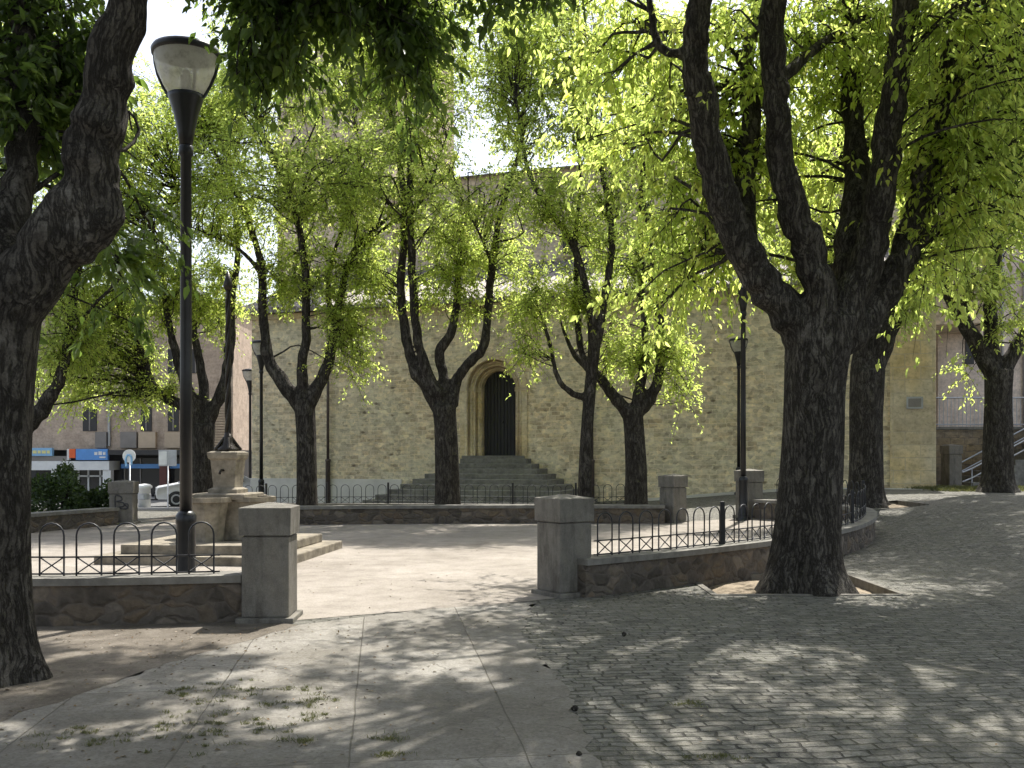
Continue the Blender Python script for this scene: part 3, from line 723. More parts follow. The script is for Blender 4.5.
# ------------------------------------------------------------------ right: terrace, stairs, building
rb = thing('pink_ashlar_building', (20.5, 36.4, .3), 'tall pale pinkish ashlar building behind the iron terrace railing', 'building')
bm = nb(); box(bm, -5.0, 9, 0, 8, -1, 13); obj('wall', bm, M['ashlar_pink'], rb)
for sx in (-3.85, 1.5):
    bm = nb(); box(bm, sx - .16, sx + .16, -.03, -.003, 4.6, 6.0, .005); obj('window', bm, M['dark_trim'], rb)
for sx in (-1.9, -1.5, -2.7): obj('downpipe', lathe(nb(), [(.05, .5), (.05, 12.8)], 8, sx, -.08), M['grey_metal'], rb, True)
bm = nb(); box(bm, -5.1, 9.1, -.35, 8.1, 13.0, 13.3, .03); obj('cornice', bm, M['ashlar'], rb)
tr = thing('terrace_wall', (17, 33.6, .4), 'dark retaining wall of the raised terrace at the right', 'wall')
bm = nb(); box(bm, -2.9, 8, 0, 2.7, -.6, 2.05); obj('stonework', bm, M['retaining'], tr)
bm = nb(); box(bm, -2.95, 8, -.06, .4, 2.053, 2.15, .02); obj('coping', bm, M['coping'], tr)
bm = nb(); box(bm, -3.42, -2.95, -.25, .35, -.6, 3.05, .02); eq = obj('end_pier', bm, M['retaining'], tr)
bm = nb(); box(bm, -3.5, -2.87, -.33, .43, 3.052, 3.16, .02); obj('pier_cap', bm, M['granite'], eq)
rl = thing('terrace_railing', (17, 33.7, 2.55), 'grey vertical bar railing along the top of the terrace wall', 'railing')
tb = [([Vector((x, 0, 0)), Vector((x, 0, .97))], .011) for x in np.arange(-2.85, 8, .13)]
tube_obj('bars', tb, M['grey_metal'], rl, 5)
tube_obj('top_rail', [([Vector((-2.9, 0, .98)), Vector((8, 0, .98))], .028)], M['grey_metal'], rl, 8)
tube_obj('bottom_rail', [([Vector((-2.9, 0, .08)), Vector((8, 0, .08))], .02)], M['grey_metal'], rl, 8)
for k, x in enumerate(np.arange(-2.85, 8, 1.95)):
    tube_obj('post', [([Vector((x, 0, 0)), Vector((x, 0, 1.02))], .03)], M['grey_metal'], rl, 8)
sr = thing('terrace_stairs', (14.6, 32.5, .55), 'stone stairs with pipe handrails climbing right to the terrace', 'stairs')
for i in range(11):
    bm = nb(); box(bm, i * .34, 4.6, -.8, .8, -.4 + (0 if i == 0 else i * .18 + .001), (i + 1) * .18 - .0 if i else .18, .01)
    if i == 0: obj('step', bm, M['step_stone'], sr)
    else:
        bm.free(); bm = nb(); box(bm, i * .34, 4.6, -.8, .8, i * .18, (i + 1) * .18, .01); obj('step', bm, M['step_stone'], sr)
for yy in (-.75, .75):
    rr_ = tube_obj('handrail', [([Vector((-.3, yy, .5)), Vector((0, yy, .62)), Vector((3.7, yy, 2.6)), Vector((4.5, yy, 2.7))], .026), ([Vector((-.3, yy, .2)), Vector((0, yy, .32)), Vector((3.7, yy, 2.3)), Vector((4.5, yy, 2.4))], .026)], M['grey_metal'], sr, 8)
    for x in (0, 1.8, 3.6):
        tube_obj('baluster', [([Vector((x, yy, .0 + x * .53)), Vector((x, yy, .62 + x * .535))], .02)], M['grey_metal'], rr_, 6)

# ------------------------------------------------------------------ left: apartment building, shops, street things
BY = 47.6; BZ = -.45
ap = thing('apartment_building', (-17.5, BY, BZ), 'pink brick apartment block with shops and beige balcony panels', 'building')
def apx(px): return (px - 512) * BY / F + 17.5
def apz(py): return EYE - (py - HOR) * BY / F - BZ
bm = nb(); box(bm, -14, apx(233), .0, 10, apz(450), 9.2); obj('wall', bm, M['pink_brick'], ap)
bm = nb(); box(bm, -14, apx(233), .9, 10, -.5, apz(450) - .003); obj('ground_floor', bm, M['dark_trim'], ap)
for a, b in ((83, 97), (141, 152), (168, 179), (190, 202)):
    for fl in range(2):
        zt = apz(407) + fl * 2.75
        bm = nb(); box(bm, apx(a), apx(b), -.04, -.003, zt - 1.15, zt, .01); wo = obj('window', bm, M['dark_trim'], ap)
        bm = nb(); box(bm, apx((a + b) / 2) - .03, apx((a + b) / 2) + .03, -.06, -.041, zt - 1.12, zt - .03); obj('mullion', bm, M['grey_panel'], wo)
for a, b, m_ in ((97, 108, 'grey_panel'), (140, 157, 'beige_panel'), (166, 184, 'beige_panel'), (190, 206, 'beige_panel'), (122, 138, 'grey_panel')):
    bm = nb(); box(bm, apx(a), apx(b), -.22, -.004, apz(448), apz(432), .01); obj('balcony_panel', bm, M[m_], ap)
bm = nb(); lathe(bm, [(.07, apz(446)), (.07, 9)], 8, apx(110), -.1); obj('downpipe', bm, M['grey_metal'], ap)
bm = nb(); box(bm, apx(114), apx(200), -.7, .2, apz(455), apz(450) - .004, .01); obj('shop_canopy', bm, M['dark_trim'], ap)
bm = nb()
for i in range(17): box(bm, apx(212), apx(231), -.14 - .0, -.06, apz(450) + i * .125, apz(450) + i * .125 + .075)
obj('louvre_screen', bm, M['beige_panel'], ap)
# shop front 1
bm = nb(); box(bm, apx(30), apx(113), -.45, .88, apz(470), apz(461), .01); obj('shop_fascia', bm, M['white_paint'], ap)
sg = nb(); box(sg, apx(80.5), apx(112), -.52, -.3, apz(460), apz(449), .01); s1 = obj('shop_sign', sg, M['blue_sign'], ap)
bm = nb(); box(bm, apx(74), apx(80.3), -.54, -.3, apz(458), apz(449), .01); obj('orange_square', bm, M['orange_sign'], s1)
bm = nb(); box(bm, apx(71.5), apx(73.8), -.5, -.3, apz(460), apz(449), .01); obj('sign_edge', bm, M['white_paint'], s1)
bm = nb()
for a, b, y0, y1 in ((99, 102, 452, 455), (103, 106.5, 451.5, 455), (107.5, 110, 452, 455), (104, 110, 456.5, 458)): box(bm, apx(a), apx(b), -.535, -.522, apz(y1), apz(y0))
obj('sign_lettering', bm, M['white_paint'], s1)
sg = nb(); box(sg, apx(28), apx(57), -.52, -.3, apz(456), apz(448), .01); s2 = obj('shop_sign', sg, M['pale_blue_sign'], ap)
bm = nb()
for a, b in ((38, 42), (43, 46), (47, 51), (52, 55)): box(bm, apx(a), apx(b), -.535, -.522, apz(453.5), apz(450.5))
obj('sign_lettering', bm, M['yellow_sign'], s2)
bm = nb(); box(bm, apx(30), apx(71), -.44, -.3, apz(461) + .003, apz(456) - .003, .01); obj('fascia_band', bm, M['grey_panel'], ap)
for a, b in ((106, 114), (55, 62)):
    bm = nb(); box(bm, apx(a), apx(b), -.4, .0, -.3, apz(470) - .003, .02); obj('column', bm, M['white_paint'], ap)
bm = nb(); box(bm, apx(30), apx(106), .55, .6, .1, apz(470) - .01); gl = obj('shop_glazing', bm, M['glass'], ap)
bm = nb()
for px in (74, 84, 96): box(bm, apx(px) - .04, apx(px) + .04, .48, .548, .1, apz(470) - .012)
box(bm, apx(62), apx(106), .48, .548, apz(477), apz(475.5)); obj('glazing_bars', bm, M['white_paint'], gl)
bm = nb(); box(bm, apx(118), apx(200), .5, .55, .1, apz(458)); gl = obj('shop_glazing', bm, M['glass'], ap)
bm = nb()
for px in (121, 137, 183): box(bm, apx(px) - .03, apx(px) + .03, .44, .498, .1, apz(458))
box(bm, apx(118), apx(200), .43, .438, apz(468), apz(465)); obj('glazing_bars', bm, M['grey_panel'], gl)
bm = nb(); box(bm, apx(160), apx(167), -.1, .42, -.3, apz(456) - .01, .02); obj('column', bm, M['red_brown'], ap)
bm = nb(); box(bm, apx(118), apx(186), .35, .42, apz(468.5), apz(464), .01); obj('sign_band', bm, M['blue_sign'], ap)
bm = nb(); box(bm, -14.2, apx(233) + .2, -.5, 10, 9.202, 9.4, .02); obj('roof', bm, M['roof_tile'], ap)
# second far building closing the lane between block and church
fbd = thing('far_house', (-12.3, 62, -.5), 'distant pale house closing the lane left of the church', 'house')
bm = nb(); box(bm, -4, 5, 0, 8, -.5, 9); obj('wall', bm, M['beige_panel'], fbd)
for x in (-2.5, -.6, 1.3):
    for z in (3.6, 6.4):
        bm = nb(); box(bm, x - .4, x + .4, -.03, -.003, z, z + 1.3, .01); obj('window', bm, M['dark_trim'], fbd)
bm = nb(); lathe(bm, [(6.2, 9), (6.2, 9.05), (.3, 11)], 4, .5, 4, math.pi / 4); obj('roof', bm, M['roof_tile'], fbd)

def sign_post(x, y, h, label, cat):
    r_ = thing('traffic_sign', (x, y, g(x, y)), label, cat)
    tube_obj('pole', [([Vector((0, 0, -.1)), Vector((0, 0, h))], .03)], M['grey_metal'], r_, 8); return r_
rs = sign_post(-14.6, 38.2, 2.15, 'round white and blue traffic sign on a thin pole by the shop', 'traffic sign')
rd = obj('disc', lathe(nb(), [(.02, 0), (.25, 0), (.25, .02), (.02, .02)], 24), M['white_paint'], rs); rd.location = (0, -.06, 1.95); rd.rotation_euler = (R(90), 0, 0)
mk = tube_obj('arrow_mark', [([Vector(p) for p in smooth_path([(-.1, -.1, 1.55), (-.12, -.1, 1.8), (-.05, -.1, 1.98), (.07, -.1, 1.95), (.11, -.1, 1.8), (.09, -.1, 1.6)], 4)], .035)], M['pale_blue_sign'], rs, 6)
rs = sign_post(-12.9, 37.5, 2.15, 'grey rectangular sign seen from behind, on a pole by the white car', 'traffic sign')
bm = nb(); box(bm, -.34, .34, -.05, -.032, 1.55, 2.15, .008); pn = obj('panel', bm, M['grey_metal'], rs)
bm = nb(); box(bm, -.32, -.02, -.062, -.052, 1.6, 2.1, .004); obj('panel_inset', bm, M['white_paint'], pn)
bo = thing('white_bollard', (-13.6, 37.0, g(-13.6, 37)), 'stout white bollard box on the street by the graffiti pillar', 'bollard')
bm = nb(); lathe(bm, [(.22, -.05), (.22, .7), (.27, .72), (.27, .8), (.2, .86), (.02, .88)], 14); obj('body', bm, M['white_paint'], bo, True)
bm = nb(); lathe(bm, [(.225, .3), (.235, .31), (.235, .5), (.225, .51)], 14, cap=False); obj('band', bm, M['grey_metal'], bo)

def car(x, y, rz, label):
    r_ = thing('parked_car', (x, y, g(x, y)), label, 'car', None, rz)
    prof = [(-1.95, .32), (-2.0, .55), (-1.95, .78), (-1.15, .93), (-.45, 1.38), (.9, 1.42), (1.6, 1.05), (1.92, .95), (1.97, .5), (1.9, .3)]
    bm = nb(); L_ = []
    for yy, sh in ((-.82, 0), (-.86, 0), (.86, 0), (.82, 0)):
        L_.append([bm.verts.new((px_, yy * (1 if z < .95 else .83), z)) for px_, z in prof])
    for a, b in zip(L_, L_[1:]):
        for i in range(len(prof)): bm.faces.new((a[i], a[(i + 1) % len(prof)], b[(i + 1) % len(prof)], b[i]))
    bm.faces.new(L_[0][::-1]); bm.faces.new(L_[-1]); bmesh.ops.recalc_face_normals(bm, faces=bm.faces[:])
    bmesh.ops.bevel(bm, geom=bm.edges[:], offset=.04, segments=2, affect='EDGES')
    obj('body', bm, M['car_white'], r_, True)
    bm = nb(); q4(bm, (-1.12, -.68, .965), (-1.12, .68, .965), (-.53, .62, 1.35), (-.53, -.62, 1.35))
    for v in bm.verts: v.co += Vector((-.02, 0, .03))
    obj('windscreen', bm, M['glass'], r_)
    for s_ in (-1, 1):
        bm = nb(); q4(bm, (-.95, s_ * .80, .96), (1.3, s_ * .80, .98), (.85, s_ * .735, 1.34), (-.45, s_ * .735, 1.32)); obj('side_window', bm, M['glass'], r_)
        hl = obj('headlight', box(nb(), -1.99, -1.86, s_ * .6 - .16, s_ * .6 + .16, .62, .76, .02), M['grey_metal'], r_)
        for xx in (-1.25, 1.2):
            w_ = obj('wheel', lathe(nb(), [(.2, -.1), (.31, -.1), (.32, 0), (.31, .1), (.2, .1)], 20), M['rubber'], r_, True); w_.location = (xx, s_ * .78, .32); w_.rotation_euler = (R(90), 0, 0)
            obj('rim', lathe(nb(), [(.02, -.09), (.2, -.105), (.2, .105), (.02, .09)], 14), M['grey_metal'], w_)
    obj('bumper', box(nb(), -2.03, -1.93, -.75, .75, .32, .5, .03), M['dark_trim'], r_)
    return r_
car(-12.0, 39.6, R(20), 'white parked car on the street behind the fountain')

# ------------------------------------------------------------------ trees
def leaves(pos, axis, nrm, length, width, six=True):
    """vectorised folded leaves -> verts, faces"""
    n = len(pos)
    side = np.cross(axis, nrm); side /= np.linalg.norm(side, axis=1, keepdims=True) + 1e-9
    nrm = np.cross(side, axis)
    L = length[:, None]; Wd = width[:, None] / 2
    up = nrm * (width[:, None] * .22)
    dr = nrm * (-L * .12)
    b = pos; t = pos + axis * L + dr
    if six:
        l1 = pos + axis * L * .3 - side * Wd + up; l2 = pos + axis * L * .65 - side * Wd * .72 + up + dr * .4
        r1 = pos + axis * L * .3 + side * Wd + up; r2 = pos + axis * L * .65 + side * Wd * .72 + up + dr * .4
        V = np.stack([b, l1, l2, t, r2, r1], 1).reshape(-1, 3); o = (np.arange(n) * 6)[:, None]
        Fc = np.concatenate([o + np.array([[0, 3, 2, 1]]), o + np.array([[0, 5, 4, 3]])], 1).reshape(-1, 4)
    else:
        l1 = pos + axis * L * .42 - side * Wd + up; r1 = pos + axis * L * .42 + side * Wd + up
        V = np.stack([b, l1, t, r1], 1).reshape(-1, 3); o = (np.arange(n) * 4)[:, None]
        Fc = np.concatenate([o + np.array([[0, 2, 1]]), o + np.array([[0, 3, 2]])], 1).reshape(-1, 3)
    return V, Fc
def unit(a): return a / (np.linalg.norm(a, axis=1, keepdims=True) + 1e-9)

def make_tree(name, label, base, trunk, limbs, blobs, leaf, mat='leaf', voxel=.04, spr=11, lv=22, leafsize=.11, six=False, cat='tree', tw=.95, flare=1.5, droop=.38, hang=.75, s_in=.45):
    """trunk, limbs: lists of (px, py, Y, radius); blobs: (px, py, Y, rx, ry, rz, clumps)"""
    root = thing(name, base, label, cat, 'broadleaf trees round the plaza'); B = np.array(base)
    def world(l): return np.array([[*P(p[0], p[1], p[2]), p[3]] for p in l])
    name_dark = mat == 'leaf_shaded'
    V, Fc = [], []
    tr_ = smooth_path(world(trunk), 4)
    zz = tr_[:, 2] - B[2]
    lines = []
    # trunk: lobed flare at the foot
    n = 28; base_i = len(V); ph = rnd.random() * 6
    for i, p in enumerate(tr_):
        f = math.exp(-max(0, p[2] - B[2]) / .22) * (flare - 1)
        for k in range(n):
            a = 2 * math.pi * k / n
            lob = 1 + f * (.75 + .45 * math.sin(a * 5 + ph) + .25 * math.sin(a * 3 + 2 * ph)) + .045 * math.sin(a * 4 + ph + p[2] * .8) + .03 * math.sin(a * 7 + p[2] * 2)
            V.append((p[0] + p[3] * lob * math.cos(a), p[1] + p[3] * lob * math.sin(a), p[2]))
    for i in range(len(tr_) - 1):
        for k in range(n):
            a = base_i + i * n + k; b = base_i + i * n + (k + 1) % n; Fc.append((a, b, b + n, a + n))
    for s_ in (0, (len(tr_) - 1) * n):
        for k in range(1, n // 2): Fc.append((base_i + s_ + k - 1, base_i + s_ + k, base_i + s_ + n - 1 - k, base_i + s_ + n - k))
    nodes = []
    for l in limbs:
        w = smooth_path(world(l), 5)
        jit = rng.normal(0, 1, (len(w), 3)) * (w[:, 3:4] * .10); jit[0] = 0
        w[:, :3] += jit
        w[:, 3] *= 1 + rng.normal(0, .05, len(w))
        w[:, 3] = np.maximum(w[:, 3], .012)
        tube_arrays([Vector(q[:3]) for q in w], list(w[:, 3]), 10, V, Fc)
        nodes.append(w[len(w) // 4:])
    me = bpy.data.meshes.new('trunk'); me.from_pydata([tuple(np.array(v) - B) for v in V], [], Fc); me.update()
    bmx = bmesh.new(); bmx.from_mesh(me); bmesh.ops.recalc_face_normals(bmx, faces=bmx.faces[:]); bmx.to_mesh(me); bmx.free()
    to = bpy.data.objects.new('trunk', me); C.objects.link(to)
    md = to.modifiers.new('r', 'REMESH'); md.mode = 'VOXEL'; md.voxel_size = voxel; md.use_smooth_shade = True
    sm = to.modifiers.new('s', 'SMOOTH'); sm.factor = .5; sm.iterations = 2
    dg = bpy.context.evaluated_depsgraph_get()
    m2 = bpy.data.meshes.new_from_object(to.evaluated_get(dg)); to.modifiers.clear(); to.data = m2; bpy.data.meshes.remove(me); m2.name = 'trunk'
    m2.materials.clear(); m2.materials.append(M['bark'])
    to.parent = root
    nd = np.concatenate(nodes)
    BV, BF = [], []; LP, LD, LL = [], [], []
    for (px, py, Y, rx, ry, rz, k, *frm) in blobs:
        c = np.array(P(px, py, Y)); src = nd
        if frm: src = nd[512 + nd[:, 0] * F / nd[:, 1] > frm[0]]   # grows from the limbs on that side
        if py < -60:                    # high parts of the crown grow from the high limbs
            hi = nd[HOR - (nd[:, 2] - EYE) * F / nd[:, 1] < (-90 if name_dark else -25)]
            if len(hi) > 3: src = hi
        for _ in range(k):
            d = unit(rng.normal(size=(1, 3)))[0] * rng.uniform(.35, 1) ** .6
            cc = c + d * np.array([rx, ry, rz])
            # thin branch from the closest limb node (a little below) to the clump
            dist = np.linalg.norm(src[:, :3] - cc, axis=1) + np.maximum(0, src[:, 2] - cc[2] + .3) * .8
            near = np.argsort(dist)[:4]; q = src[rng.choice(near)]
            a = q[:3]; mid = (a + cc) / 2 + np.array([0, 0, .12 * np.linalg.norm(cc - a)]) + rng.normal(0, .13, 3) * np.linalg.norm(cc - a)
            path = smooth_path([a, a * .6 + mid * .4 + rng.normal(0, .05, 3), mid, (mid + cc) / 2 + rng.normal(0, .06, 3), cc], 2)
            r0 = min(.035, q[3] * .55, .012 + .008 * np.linalg.norm(cc - a))
            tube_arrays([Vector(p - B) for p in path], list(np.linspace(r0, .006, len(path))), 5, BV, BF, False)
            # leafy twigs
            off = py < -60  # clumps above the frame are tight and dense, shaped to dapple the ground
            m = max(3, int(rng.normal(spr, spr * .25))) * (2 if off else 1)
            for _s in range(m):
                s0 = path[-1] + rng.normal(0, .14, 3) if off else path[int(rng.uniform(len(path) * s_in, len(path) - .01))]
                dirv = unit((np.array([[cc[0] - a[0], cc[1] - a[1], .2]]) * .25 + rng.normal(0, .8, (1, 3)) + np.array([[0, 0, -.15]])))[0]
                gx, gy = 512 + s0[0] * F / s0[1], HOR - (s0[2] - EYE) * F / s0[1]
                if s0[1] < 12 and 95 < gx < 250 and -25 < gy < 155 and not (gx < 120 and gy < 90) and not (gx > 222 and gy > 20): continue      # the gap in the crown round the lantern
                ln = rng.uniform(.45, 1) * (tw * .5 if off else tw)
                LP.append(s0); LD.append(dirv); LL.append(ln)
                e1 = s0 + dirv * ln * .5 + np.array([0, 0, -.06 * ln]); e2 = s0 + dirv * ln + np.array([0, 0, -droop * ln])
                tube_arrays([Vector(s0 - B), Vector(e1 - B), Vector(e2 - B)], [.006, .0045, .002], 3, BV, BF, False)
    obj_np('branches', BV, BF, M['bark'], root, True)
    LP, LD, LL = np.array(LP), np.array(LD), np.array(LL)
    n_ = len(LP); t = rng.uniform(.12, 1.05, (n_, lv))
    pos = LP[:, None, :] + LD[:, None, :] * (LL[:, None] * t)[:, :, None]
    pos[:, :, 2] -= droop * (LL[:, None] * t * t)
    pos = pos.reshape(-1, 3) + rng.normal(0, .035, (n_ * lv, 3))
    hz = np.cross(LD, np.array([0, 0, 1.0])); hz = unit(hz)
    sg = rng.choice([-1, 1], (n_, lv, 1))
    ax = LD[:, None, :] * .45 + hz[:, None, :] * sg * .6 + np.array([0, 0, -hang]) + rng.normal(0, .38, (n_, lv, 3))
    ax = unit(ax.reshape(-1, 3))
    nr = unit(rng.normal(0, .65, (n_ * lv, 3)) + np.array([0, 0, 1.0]))
    length = leafsize * rng.uniform(.45, 1.4, n_ * lv)
    Vv, Ff = leaves(pos - B, ax, nr, length, length * rng.uniform(.36, .5, n_ * lv), six)
    per_spray = rng.uniform(0, 1, n_)
    ra = np.clip(np.repeat(per_spray, lv) * .55 + rng.uniform(0, .45, n_ * lv), 0, 1)
    obj_np('foliage', Vv, Ff, M[mat], root, False, np.repeat(ra, 2))
    print(name, 'leaves', n_ * lv)
    return root

def base(px, Y, z=None):
    x = (px - 512) * Y / F; return (x, Y, g(x, Y) if z is None else z)
def zpy(px, Y, z): return HOR + (EYE - z) * F / Y       # pixel row of a height

# near right tree
Y = 11.9; b2 = base(805, Y)
make_tree('plaza_tree', 'thick dark forked tree in the paved pit, right of the entrance pillar', b2,
  [(802, 602, Y, .44), (804, 575, Y, .40), (808, 520, Y, .365), (812, 450, Y, .35), (814, 390, Y, .345), (818, 345, Y, .375), (822, 318, Y, .36)],
  [[(812, 360, Y, .27), (795, 318, Y, .25), (764, 286, Y - .1, .215), (739, 240, Y - .2, .20), (722, 195, Y - .25, .195), (708, 140, Y - .3, .18), (698, 80, Y - .4, .165), (694, 40, Y - .45, .15), (703, -10, Y - .5, .14), (700, -120, Y - .8, .11), (670, -240, Y - 1.2, .07), (650, -330, Y - 1.5, .03)],
   [(820, 355, Y, .25), (822, 310, Y - .15, .19), (810, 255, Y - .2, .19), (794, 205, Y - .25, .175), (780, 150, Y - .3, .16), (775, 90, Y - .3, .15), (772, 20, Y - .3, .145), (775, -100, Y - .2, .12), (800, -230, Y, .08), (790, -340, Y, .03)],
   [(826, 350, Y, .25), (848, 300, Y + .1, .215), (868, 255, Y + .1, .20), (880, 200, Y, .175), (889, 130, Y - .1, .165), (897, 70, Y - .2, .155), (905, 0, Y - .3, .145), (925, -130, Y - .5, .10), (940, -280, Y - .8, .05)],
   [(828, 345, Y + .1, .24), (846, 290, Y + .4, .20), (853, 230, Y + .6, .20), (857, 170, Y + .8, .17), (850, 90, Y + 1.2, .13), (845, -20, Y + 1.6, .09), (830, -160, Y + 2, .05)],
   [(838, 345, Y + .1, .2), (872, 312, Y + .25, .2), (898, 270, Y + .3, .18), (915, 220, Y + .35, .165), (926, 165, Y + .4, .15), (940, 100, Y + .4, .13), (958, 20, Y + .3, .11), (975, -90, Y + .1, .07), (990, -200, Y, .03)],
   [(698, 52, Y - .4, .07), (668, 52, Y - .3, .06), (655, 35, Y - .2, .05), (650, 5, Y - .1, .045), (630, -50, Y, .035), (560, -150, Y + .2, .02)],
   [(760, 285, Y + .1, .12), (745, 220, Y + .8, .13), (752, 110, Y + 1.2, .12), (748, 60, Y + 1.3, .10), (770, -80, Y + 1.6, .06), (740, -220, Y + 2.2, .03)],
   [(780, 80, Y, .08), (820, 45, Y + .4, .06), (860, 20, Y + .6, .04)],
   [(905, 0, Y - .3, .09), (980, -60, Y - .8, .06), (1060, -110, Y - 1.2, .04), (1140, -150, Y - 1.6, .02)]],
  [(668, 270, Y + 1.6, .75, .8, .8, 16), (690, 180, Y + 1.2, .6, .8, .9, 12), (650, 90, Y + 1, 1.0, 1.2, .9, 22), (620, 20, Y + 1.4, 1.2, 1.3, .8, 16), (745, 160, Y + 1.6, .7, .8, 1.2, 20), (835, 150, Y + 1.9, .8, 1, 1.4, 18),
   (930, 60, Y + .5, 1.0, 1.1, .9, 16), (980, 180, Y + .2, .8, 1.0, 1.2, 24), (1010, 60, Y - .5, 1.0, 1, 1.2, 26), (760, 40, Y + 1.4, 1.2, 1.2, .9, 24), (850, 30, Y + 1.2, 1.2, 1.2, .8, 20), (940, 280, Y + 1.2, .4, .5, .4, 4),
   (600, 100, 15.6, 1.1, 1.0, .8, 10), (690, -180, Y - .5, 1.9, 2.2, 1.2, 14), (820, -230, Y, 2.3, 2.6, 1.4, 17), (960, -180, Y - 1, 2.2, 2.4, 1.4, 30), (840, -140, Y + 2.5, 2.4, 1.6, 1.0, 12), (1130, -150, Y - 1.6, 1.8, 2.0, 1.5, 16), (760, -340, Y - .5, 2.5, 2.6, 1.2, 11),
   (830, -400, 8.2, 2.0, 1.8, 1.0, 8), (640, -440, 7.6, 1.7, 1.6, .9, 6), (1080, -380, 8.4, 2.0, 1.8, 1.0, 8), (560, -330, 9.2, 1.4, 1.4, .8, 4), (900, -620, 6.2, 1.8, 1.6, .8, 6), (1226, -1230, 3.5, 2.2, 2.2, .8, 40), (1512, -725, 5, 2, 2, .8, 30), (700, -2400, 2.2, 2.2, 1.6, .7, 30)],  # unseen crown towards and over the camera, added to shade the foreground
  'leaf', 'leaf', .03, 9, 17, .105, True, flare=1.5)

# near left tree
Y = 7.1; b1 = base(-18, Y)
make_tree('plaza_tree', 'dark leaning tree cut by the left edge of the picture', b1,
  [(-22, 695, Y, .36), (-20, 665, Y, .335), (-18, 600, Y, .315), (-15, 500, Y, .305), (-13, 400, Y, .31), (-8, 330, Y, .32), (0, 290, Y, .31)],
  [[(-5, 330, Y, .27), (32, 275, Y, .245), (66, 235, Y - .02, .225), (84, 200, Y - .05, .205), (95, 150, Y - .1, .185), (108, 80, Y - .15, .17), (124, 0, Y - .2, .155), (150, -120, Y - .2, .13), (200, -260, Y, .10), (260, -400, Y + .2, .05)],
   [(62, 248, Y - .05, .18), (92, 226, Y - .08, .17), (108, 214, Y - .1, .11), (112, 190, Y - .1, .06)],
   [(-5, 320, Y + .1, .24), (6, 240, Y + .3, .16), (20, 170, Y + .5, .12), (26, 90, Y + .7, .10), (20, 0, Y + .9, .085), (10, -130, Y + 1.1, .065), (0, -280, Y + 1.2, .04)],
   [(-5, 310, Y, .26), (-50, 240, Y, .2), (-100, 160, Y + .1, .17), (-140, 40, Y + .2, .13), (-160, -120, Y + .3, .09), (-180, -300, Y + .3, .05)],
   [(170, -170, Y - .2, .09), (230, -200, Y + .1, .065), (310, -190, Y + .3, .05), (400, -170, Y + .5, .04), (470, -140, Y + .7, .025), (540, -110, Y + .9, .012)],
   [(150, -110, Y - .1, .06), (180, -150, Y + .3, .045), (250, -120, Y + .5, .03), (300, -80, Y + .6, .015)]],
  [(55, 90, Y + 1.1, .5, .6, .5, 14), (20, 40, Y + 1.2, .7, .7, .5, 12), (132, 150, Y + .8, .1, .4, .3, 4), (235, -15, Y + .5, .2, .4, .2, 6, 215), (262, 60, Y + .6, .22, .3, .3, 7, 215), (290, -10, Y + .6, .3, .4, .2, 7, 215), (330, -5, Y + .6, .4, .4, .2, 7, 215), (405, 40, Y + .7, .17, .3, .35, 9, 215), (395, -5, Y + .7, .35, .4, .2, 7, 215), (525, -12, Y + .9, .2, .3, .2, 4, 215), (470, -35, Y + .8, .3, .3, .2, 4, 215),
   (128, 290, Y + 1.4, .1, .2, .28, 3), (180, 265, Y + 2.0, .15, .2, .2, 2), (-20, 130, Y + .6, .4, .5, .5, 6),
   (150, -400, Y, 1.6, 1.8, .7, 13), (-20, -360, Y + .6, 1.8, 1.9, .9, 18), (-190, -250, Y + .3, 1.6, 1.8, 1.2, 14), (320, -400, Y + .2, 1.3, 1.5, .6, 6), (220, -560, Y + .2, 1.8, 2, .8, 8),
   (437, -210, 12.1, 1.3, 1.2, .6, 18), (370, -215, 12.3, 1.3, 1.2, .6, 16), (300, -260, 10.5, 1.2, 1.2, .6, 12),  # crown above the frame, placed to shade the dirt verge
   (140, -760, 4.6, 2.0, 1.6, .9, 8), (380, -640, 5.2, 1.4, 1.5, .8, 5), (-120, -560, 5.6, 1.6, 1.6, .9, 10), (-88, -1785, 2.5, 2.2, 2.0, .8, 40), (-631, -1088, 3.5, 2.0, 2, .8, 24)],  # unseen crown over the camera, added to block sun and skylight
  'leaf', 'leaf_shaded', .025, 9, 22, .105, True, tw=.6, flare=1.3)

def far_tree(label, px, Y, trunk, limbs, blobs, **kw):
    b = base(px, Y)
    t0 = [(px, zpy(px, Y, b[2] - .12), Y, trunk[0][2] * 1.12), (px, zpy(px, Y, b[2] + .25), Y, trunk[0][2] * 1.03)]
    tr_ = t0 + [(p[0], p[1], Y, p[2]) for p in trunk]
    li = [[(p[0], p[1], Y + p[2], p[3]) for p in l] for l in limbs]
    bl = [(p[0], p[1], Y + p[2], *p[3:6], max(1, int(p[6] * 2.3))) for p in blobs]
    kw.setdefault('spr', 9); kw.setdefault('droop', .18); kw.setdefault('hang', .4); kw.setdefault('s_in', .66);
    li = [[(*p[:3], p[3] * .9) for p in l] for l in li]
    kw.setdefault('lv', 19); kw.setdefault('leafsize', .092)
    tr_ = [(*p[:3], p[3] * .9) for p in tr_]
    return make_tree('plaza_tree', label, b, tr_, li, bl, 'leaf', **kw)

